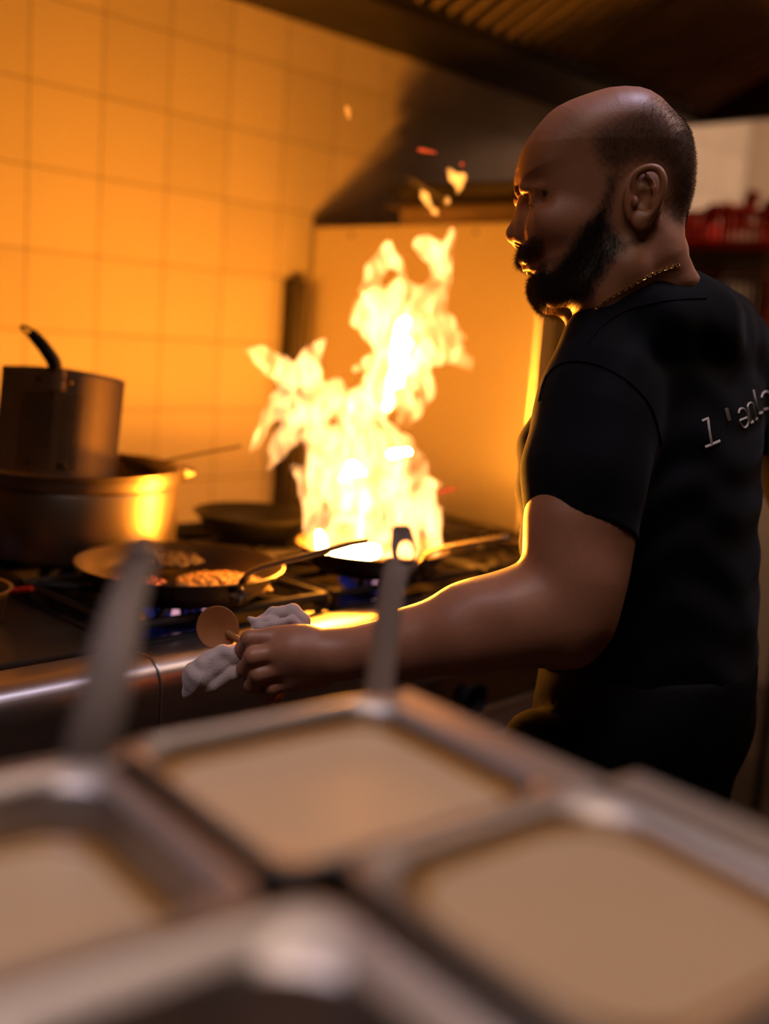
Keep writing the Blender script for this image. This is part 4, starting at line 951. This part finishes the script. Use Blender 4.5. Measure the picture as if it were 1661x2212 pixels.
# ------------------------------------------------------------------ the tall flame
FD = float((np.array([bp_.x, bp_.y, 1.05]) - CAMLOC) @ DV); FC = np.array(V(820, 900, FD)); FK = FD/F
def fl(X, Y, dz=0): return np.array([-(480+X/2.443-820)*FK, dz, (900-(460+Y/2.443))*FK])
flw = lambda a: FC + a[...,0:1]*KX + a[...,1:2]*KY + a[...,2:3]*KZ
RS = FK/2.443
CH = [ # (X, Y, r) chains in the photo crop, each with its own depth
 ([(700,1800,150),(720,1640,150),(700,1500,140),(690,1350,120),(650,1200,100)],0),
 ([(930,1790,110),(930,1640,120),(900,1480,120),(880,1330,110),(840,1180,90)],.02),
 ([(1090,1760,60),(1100,1620,60),(1080,1480,50),(1060,1360,38),(1055,1270,20)],-.03),
 ([(520,1770,75),(500,1640,55),(470,1500,50),(440,1400,42),(380,1350,22)],.01),
 ([(560,1300,80),(520,1180,80),(480,1060,75),(450,950,75),(440,850,70),(470,740,50),(535,668,16)],-.01),
 ([(450,960,70),(360,880,70),(280,800,60),(200,755,45),(125,742,16)],.03),
 ([(400,1010,50),(310,990,42),(250,1080,36),(215,1180,26),(160,1268,9)],.04),
 ([(380,1060,70),(330,1180,55),(280,1270,34),(248,1345,14)],.0),
 ([(520,960,50),(590,930,55),(640,1020,80),(730,1020,90)],-.02),
 ([(700,1120,100),(790,1000,100),(860,900,105),(920,800,115),(950,680,125),(940,580,115)],0),
 ([(700,830,9),(760,800,24),(850,800,60)],.02),
 ([(950,700,120),(860,620,90),(790,600,70),(740,560,50),(735,500,40),(800,450,45)],.02),
 ([(900,560,90),(820,460,60),(790,400,52),(800,320,50),(850,240,42),(872,160,22)],-.02),
 ([(790,400,40),(745,400,22)],0),
 ([(880,200,26),(930,260,24),(960,315,9)],.0),
 ([(950,560,100),(1040,490,75),(1110,420,38),(1150,360,36),(1165,280,38),(1195,190,26),(1200,110,12)],.03),
 ([(1150,300,40),(1110,200,46),(1055,185,36),(1040,180,26)],.03),
 ([(1060,190,30),(1085,262,12)],.03),
 ([(900,420,60),(960,400,46),(1050,420,32)],0),
 ([(980,640,120),(1080,620,80),(1180,590,52),(1250,640,26),(1285,650,8)],-.02),
 ([(1000,740,110),(1130,730,75),(1230,740,48),(1290,790,24),(1318,825,7)],.01),
 ([(1150,540,36),(1150,440,30),(1190,380,18)],.0),
 ([(1010,820,75),(1060,900,46),(1080,960,34),(1030,1060,26),(975,1125,12)],.02),
 ([(930,900,70),(960,1000,50),(940,1080,24)],0),
 ([(800,1230,90),(960,1240,62),(1010,1290,38)],-.02),
 ([(560,1340,120),(620,1420,120)],.02),
 ([(1090,1420,40),(1130,1430,20)],.02),([(1120,1560,34),(1155,1560,12)],0),
]
FX = Field(fl(1400,1900)-[.02,.13,.02], fl(60,40)+[.02,.13,.02], .0042)
for pts, dz in CH:
    n_ = len(pts); FX.chain([fl(x, y, dz*(i/(n_-1) if n_ > 1 else 0)) for i, (x, y, r) in enumerate(pts)], [r*RS*.98+.0015 for x, y, r in pts], .012)
sl, X, Y, Z = FX.sub(FX.lo, FX.lo+9)
wv = (np.sin(70*X+2.2*np.sin(40*Z))*np.sin(48*Z+30*Y+1.5*np.sin(60*X)) + .6*np.sin(130*X+50*Z)*np.sin(95*Z+60*Y))
FX.F += (.0034*wv).astype(np.float32)
FX.F = np.maximum(FX.F, (fl(0,1822)[2] + .06*0 - Z - 0*X).astype(np.float32))
fv, fq = FX.nets()
def volmat(name, strength, lo=.36, hi=.72, base=.12, scale=13.0, col=FLAME_COL):
    M = bpy.data.materials.new(name); M.use_nodes = True; nt = M.node_tree; nt.nodes.clear(); L = nt.links
    o = nt.nodes.new('ShaderNodeOutputMaterial'); e = nt.nodes.new('ShaderNodeEmission'); e.inputs[0].default_value = (*col, 1)
    tc = nt.nodes.new('ShaderNodeTexCoord'); mp = nt.nodes.new('ShaderNodeMapping'); mp.inputs['Scale'].default_value = (1.25,1.25,.62); L.new(tc.outputs['Object'], mp.inputs[0])
    n = nt.nodes.new('ShaderNodeTexNoise'); n.inputs['Scale'].default_value = scale; n.inputs['Detail'].default_value = 2.5; n.inputs['Distortion'].default_value = 2.2; L.new(mp.outputs[0], n.inputs['Vector'])
    r = nt.nodes.new('ShaderNodeMapRange'); r.interpolation_type = 'SMOOTHSTEP'; r.inputs[1].default_value = lo; r.inputs[2].default_value = hi; r.inputs[3].default_value = base; r.inputs[4].default_value = 1.0; L.new(n.outputs['Fac'], r.inputs[0])
    m_ = nt.nodes.new('ShaderNodeMath'); m_.operation = 'MULTIPLY'; m_.inputs[1].default_value = strength; L.new(r.outputs[0], m_.inputs[0]); L.new(m_.outputs[0], e.inputs[1])
    L.new(e.outputs[0], o.inputs['Volume']); return M
flame = empty('tall_flame', Vector((bp_.x, bp_.y, 1.045)), 'tall roaring orange flame leaping out of the black iron pan', 'flame')
flo = np.array(flame.location)
M_fire = volmat('fire', 150.0, lo=.44, hi=.64, base=.10, scale=15, col=(1.0,.41,.12))
env = mesh_np('flame_body', flw(fv)-flo, fq, M_fire, flame)
# white-hot heart of the flame: it lights the kitchen
UP = [(860,1010,40),(900,900,44),(930,800,48),(955,690,60),(950,600,50)]
CORE = [([(530,1780,40),(510,1690,22)],.01),([(620,1795,44),(720,1785,50),(800,1790,46)],.02),([(640,1400,20),(690,1350,34),(750,1370,16)],.01),
        ([(900,1270,28),(980,1260,20)],0)]
def wob(Fd, a):
    sl, X, Y, Z = Fd.sub(Fd.lo, Fd.lo+9); Fd.F += (a*(np.sin(70*X+2.2*np.sin(40*Z))*np.sin(48*Z+30*Y+1.5*np.sin(60*X)) + .7*np.sin(130*X+50*Z)*np.sin(95*Z+60*Y))).astype(np.float32)
M_core = emis('white_hot_fire', (1.0,.315,.020), 2100.0); M_core2 = emis('upper_fire', (1.0,.305,.018), 130.0)
for pts, dz in CORE:
    P_ = [fl(x, y, dz) for x, y, r in pts]; R_ = [r*RS*.8 for x, y, r in pts]
    FY = Field(np.min(P_,0)-.03, np.max(P_,0)+.03, .0042); FY.chain(P_, R_, .010); wob(FY, .0022)
    cv, cq = FY.nets(); mesh_np('flame_core', flw(cv)-flo, cq, M_core, flame)
FU = Field(fl(1400,1200)-[.02,.13,.02], fl(600,400)+[.02,.13,.02], .0048)
FU.chain([fl(x, y, 0) for x, y, r in UP], [r*RS*.8 for x, y, r in UP], .010)
wob(FU, .0075); cv, cq = FU.nets(); mesh_np('flame_core', flw(cv)-flo, cq, M_core2, flame)
# flamelets torn off above
def flamelet(pts, label, s=1.0, sc=4.153, ox=780, oy=320, d=None, strength=None):
    d = d or FD; k = d/F/sc
    c0 = V(ox+pts[0][0]/sc, oy+pts[0][1]/sc, d); b = Field((-.05,-.02,-.06),(.05,.02,.06),.0018)
    for i in range(len(pts)-1):
        p = [np.array([-(q[0]-pts[0][0])*k, 0, -(q[1]-pts[0][1])*k]) for q in pts[i:i+2]]; b.cap(p[0], p[1], pts[i][2]*k, pts[i+1][2]*k, .004)
    v_, q_ = b.nets(); w_ = v_[:,0:1]*KX + v_[:,1:2]*KY + v_[:,2:3]*KZ
    o = mesh_np('flamelet', w_, q_, M_fl); o.location = c0; return tag(o, label, 'flame')
M_fl = volmat('small_fire', 170, base=.6, scale=30)
flamelet([(790,200,26),(830,260,48),(870,300,46),(905,262,40),(880,340,34),(868,400,14)], 'heart-shaped flamelet in the air above the tall flame')
flamelet([(545,380,20),(570,430,40),(600,490,32),(632,540,20),(662,570,32),(680,590,18)], 'slanting streak of fire in front of the tins on the oven')
flamelet([(770,440,16),(775,475,26),(770,500,14)], 'small round flamelet just under the heart-shaped one')
flamelet([(700,160,8),(740,215,16),(752,250,9)], 'tiny flamelet high against the tiled wall', sc=1.0, ox=0, oy=0, d=FD) if False else None
M_ember = emis('red_ember', (1.0,.10,.02), .9)
M_ember2 = emis('orange_ember', (1.0,.30,.04), 1.2)
def ember(pts, label, m=M_ember, d=None):
    d = d or FD
    P_ = [V(x, y, d) for x, y, r in pts]; R_ = [r*d/F for x, y, r in pts]
    tag(MB().tube(smooth_path(P_, 3), np.interp(np.linspace(0,1,(len(P_)-1)*3+1), np.linspace(0,1,len(R_)), R_).tolist(), 8).build('ember', m, loc=P_[0]), label, 'ember', 'embers drifting round the flame')
ember([(748,228,2),(751,240,6),(754,256,2)], 'orange ember floating high in front of the tiled wall', M_ember2)
ember([(903,323,3),(915,325,4),(942,330,1.5)], 'faint red ember streak above the tins on the oven')
ember([(940,1066,3),(962,1060,5),(988,1054,2)], 'red ember streak at the right side of the tall flame, low down')
ember([(996,352,3),(1000,358,3)], 'faint ember dot above the heart-shaped flamelet')

# ------------------------------------------------------------------ prep counter in the foreground
TH = math.radians(-6.5); E1 = Vector((math.cos(TH), math.sin(TH), 0)); E2 = Vector((-math.sin(TH), math.cos(TH), 0)); CT = 1.2
cAx = Vector((.374,.381,0))
def W2(a, b, z): return Vector((cAx.x + E1.x*a + E2.x*b, cAx.y + E1.y*a + E2.y*b, z))
OFF = {'A': (0,0), 'B': (.017,-.165), 'C': (-.190,-.014), 'D': (-.170,-.180)}
counter = empty('prep_counter', W2(-.1,-.1,0), 'stainless prep counter in the blurred foreground with openings for steel containers', 'counter')
def cbox(a0, a1, b0, b1, z0, z1, nm, m, par, bev=.002):
    b = MB(); q = [W2(a0,b0,z0), W2(a1,b0,z0), W2(a1,b1,z0), W2(a0,b1,z0), W2(a0,b0,z1), W2(a1,b0,z1), W2(a1,b1,z1), W2(a0,b1,z1)]
    b.add(q, [(0,3,2,1),(4,5,6,7),(0,1,5,4),(1,2,6,5),(2,3,7,6),(3,0,4,7)]); return b.build(nm, m, par, False, bev, loc=q[0])
# top sheet pieces around the openings (the flanges of the containers hang on them)
for nm, a0, a1, b0, b1 in (('rear_edge',-.62,.085,.072,.092),('rear_edge',.085,.125,-.075,.092),('divider',-.100,-.084,-.29,.072),('side_strip',.118,.150,-.29,-.075),('divider',-.30,-.278,-.29,.072),('divider',-.278,-.10,-.103,-.095),('divider',-.084,.118,-.0865,-.0835),('front_sheet',-.62,.15,-.55,-.29),('side_sheet',-.62,-.30,-.29,.072)):
    cbox(a0, a1, b0, b1, *((1.160, 1.176) if nm == 'divider' else (1.178, 1.1935)), nm, M_hood if nm == 'divider' else M_cont, counter)  # dividers set low and coloured dark, painting shade into the gaps
cbox(-.62,.15,-.55,-.53,.2,1.178,'front_panel',M_steel,counter); cbox(-.62,.15,.075,.09,.2,1.178,'rear_panel',M_steel,counter)
cbox(.135,.148,-.53,.075,.2,1.178,'side_panel',M_steel,counter); cbox(-.62,-.607,-.53,.075,.2,1.178,'side_panel',M_steel,counter)
cbox(-.607,.135,-.53,.075,.2,.22,'bottom_shelf',M_steel,counter)
for a in (-.59,.12):
    for b_ in (-.52,.06): MB().tube([W2(a,b_,0),W2(a,b_,.2)], .018).build('foot', M_steel, counter, loc=W2(a,b_,0))
FLG = {'A': (.009,.024), 'B': (.010,.036), 'C': (.013,.030), 'D': (.023,.040)}
def container(key, hw, hh, deep, label):
    fl_, cr = FLG[key]
    a, b_ = OFF[key]; c = W2(a, b_, CT-.002); R_ = Matrix.Rotation(TH,4,'Z'); e = empty('gastronorm_container', c - Vector((0,0,deep)), label, 'container', 'steel containers in the prep counter')
    rings = []
    for ins, z, r in ((.0015,-.0045,.016),(0,-.001,.017),(.0012,.0015,.017),(.004,.002,.018),(.006,.0005,.019),(fl_-.0015,-.001,(cr+.017)/2+.003),(fl_,-.005,cr),(fl_+.002,-.03,cr),(fl_+.006,-deep*.8,cr),(fl_+.010,-deep,cr),(fl_+.012,-deep+.001,cr)):
        rings.append([R_ @ Vector((u,v,z)) + c for u,v in rrect(hw-ins, hh-ins, r, 10)])
    mb = MB(); mb.loft(rings, False, True); mb.build('container_shell', M_cont, e, loc=c); return e, c, R_
def sauce(key, hw, hh, z, m, label, oil=True, tilt=0):
    a, b_ = OFF[key]; c = W2(a, b_, z); R_ = Matrix.Rotation(TH,4,'Z'); rings = []; fl_, cr = FLG[key]; q0 = fl_ + .0016 + .0006*(CT-z)/.01
    for k, (ins, dz) in enumerate([(.0004,-.012),(0,0),(.002,.0006),(.008,.0002)]):
        rings.append([R_ @ Vector((u,v,dz)) + c for u,v in rrect(hw-q0-ins, hh-q0-ins, cr, 10)])
    for f in (.8,.55,.3,.1):
        rings.append([R_ @ Vector((u,v,.0006*math.sin(9*f+u*60)+.0003*math.sin(v*90))) + c for u,v in [(x*f, y*f) for x,y in rrect(hw-q0-.008, hh-q0-.008, cr-.001, 10)]])
    o = MB().loft(rings, True, True).build('sauce', m, loc=c); tag(o, label, 'sauce', kind='stuff')
    if oil:
        rg = [[R_ @ Vector((u,v,dz)) + c for u,v in rrect(hw-q0-i_, hh-q0-i_, cr, 10)] for i_, dz in ((0,.0055),(.0008,.0030),(.003,.0014),(.006,.0010))]
        MB().loft(rg, False, False).build('oil_film', M_oil, o, loc=c)
    return o
DIM = {'A': (.088,.081), 'B': (.082,.082), 'C': (.088,.081), 'D': (.088,.081)}
LAB = {'A': 'steel container of pale sauce with a tall spatula in it, furthest from the camera', 'B': 'large blurred steel container of smooth pale sauce at the lower right', 'C': 'steel container at the left edge, half full, dark inner wall showing', 'D': 'nearly empty steel container at the bottom edge of the photo'}
for k in 'ABCD': container(k, *DIM[k], .10, LAB[k])
sauce('A', *DIM['A'], CT-.014, M_sauce, 'pale cream sauce in the container with the tall spatula')
sauce('B', *DIM['B'], CT-.010, M_sauce, 'pale tan sauce filling the large container at the lower right')
sauce('C', *DIM['C'], CT-.030, M_sauce, 'pale sauce low in the container at the left edge')
sauce('D', *DIM['D'], CT-.060, M_dregs, 'thin brown sauce left in the bottom container', False)
# utensils standing in the sauces
u1 = empty('steel_spatula', V(812,1592,.672), 'tall steel spatula with a slotted hanging end standing in the far container', 'spatula')
d1 = .672
b = MB(); b.tube(smooth_path([V(806,1640,.672), V(812,1560,.70), V(830,1400,.79), V(848,1270,.88), V(860,1218,.915)], 5), .0018, 10, [4.8+.06*i for i in range(21)], up=tuple(DV)); b.build('handle', M_utensil, u1, loc=V(830,1400,.79))
def pxring(pts, d): return [V(x, y, d) for x, y in pts]
fr_o = [(846,1222),(841,1180),(846,1140),(854,1134),(880,1134),(888,1140),(903,1185),(900,1215),(893,1228),(868,1236)]
fr_i = [(866,1214),(861,1192),(864,1178),(872,1170),(882,1170),(891,1180),(896,1196),(894,1212),(886,1222),(874,1224)]
mb = MB(); n = len(fr_o); dd_ = lambda y, k: .915 + (1222-y)*.00058 + k
vv = [V(x, y, dd_(y, k)) for k in (0, .0035) for ring in (fr_o, fr_i) for x, y in ring]
ff = []
for i in range(n):
    j = (i+1)%n; ff += [(i,j,n+j,n+i),(2*n+i,3*n+i,3*n+j,2*n+j),(i,2*n+i,2*n+j,j),(n+i,n+j,3*n+j,3*n+i)]
mb.add(vv, ff); mb.build('hanging_end', M_utensil, u1, loc=V(870,1180,.94))
b = MB(); b.tube([V(806,1640,.672), V(806,1640,.672)-Vector((0,0,.045))], [.0015,.0015], 10, [9,12], up=tuple(DV)); b.build('blade', M_utensil, u1, loc=V(806,1640,.672))
u2 = empty('steel_ladle', V(140,1810,.545), 'blurred steel ladle with a bent flat handle standing in the left container', 'ladle')
b = MB(); P_ = smooth_path([V(132,1850,.548), V(150,1760,.552), V(192,1620,.562), V(225,1500,.575), V(245,1400,.59), V(262,1330,.605), V(286,1255,.625), V(300,1215,.64), V(306,1190,.65)], 5)
b.tube(P_, .0018, 10, [5.8+1.8*math.sin(PI*min(1,i/30)) for i in range(len(P_))], up=tuple(DV)); b.build('handle', M_utensil, u2, loc=V(225,1500,.575))
b = MB(); b.tube([V(328,1196,.65), V(288,1190,.65)], .008, 16); b.build('hooked_end', M_utensil, u2, loc=V(306,1190,.65))
b = MB(); b.lathe([(1e-4,-.02),(.016,-.018),(.024,-.008),(.026,.002),(.0245,.002),(.022,-.008),(.014,-.016),(1e-4,-.018)], V(128,1862,.55)-Vector((0,0,.008)), 28); b.build('ladle_bowl', M_utensil, u2, loc=V(128,1862,.55))
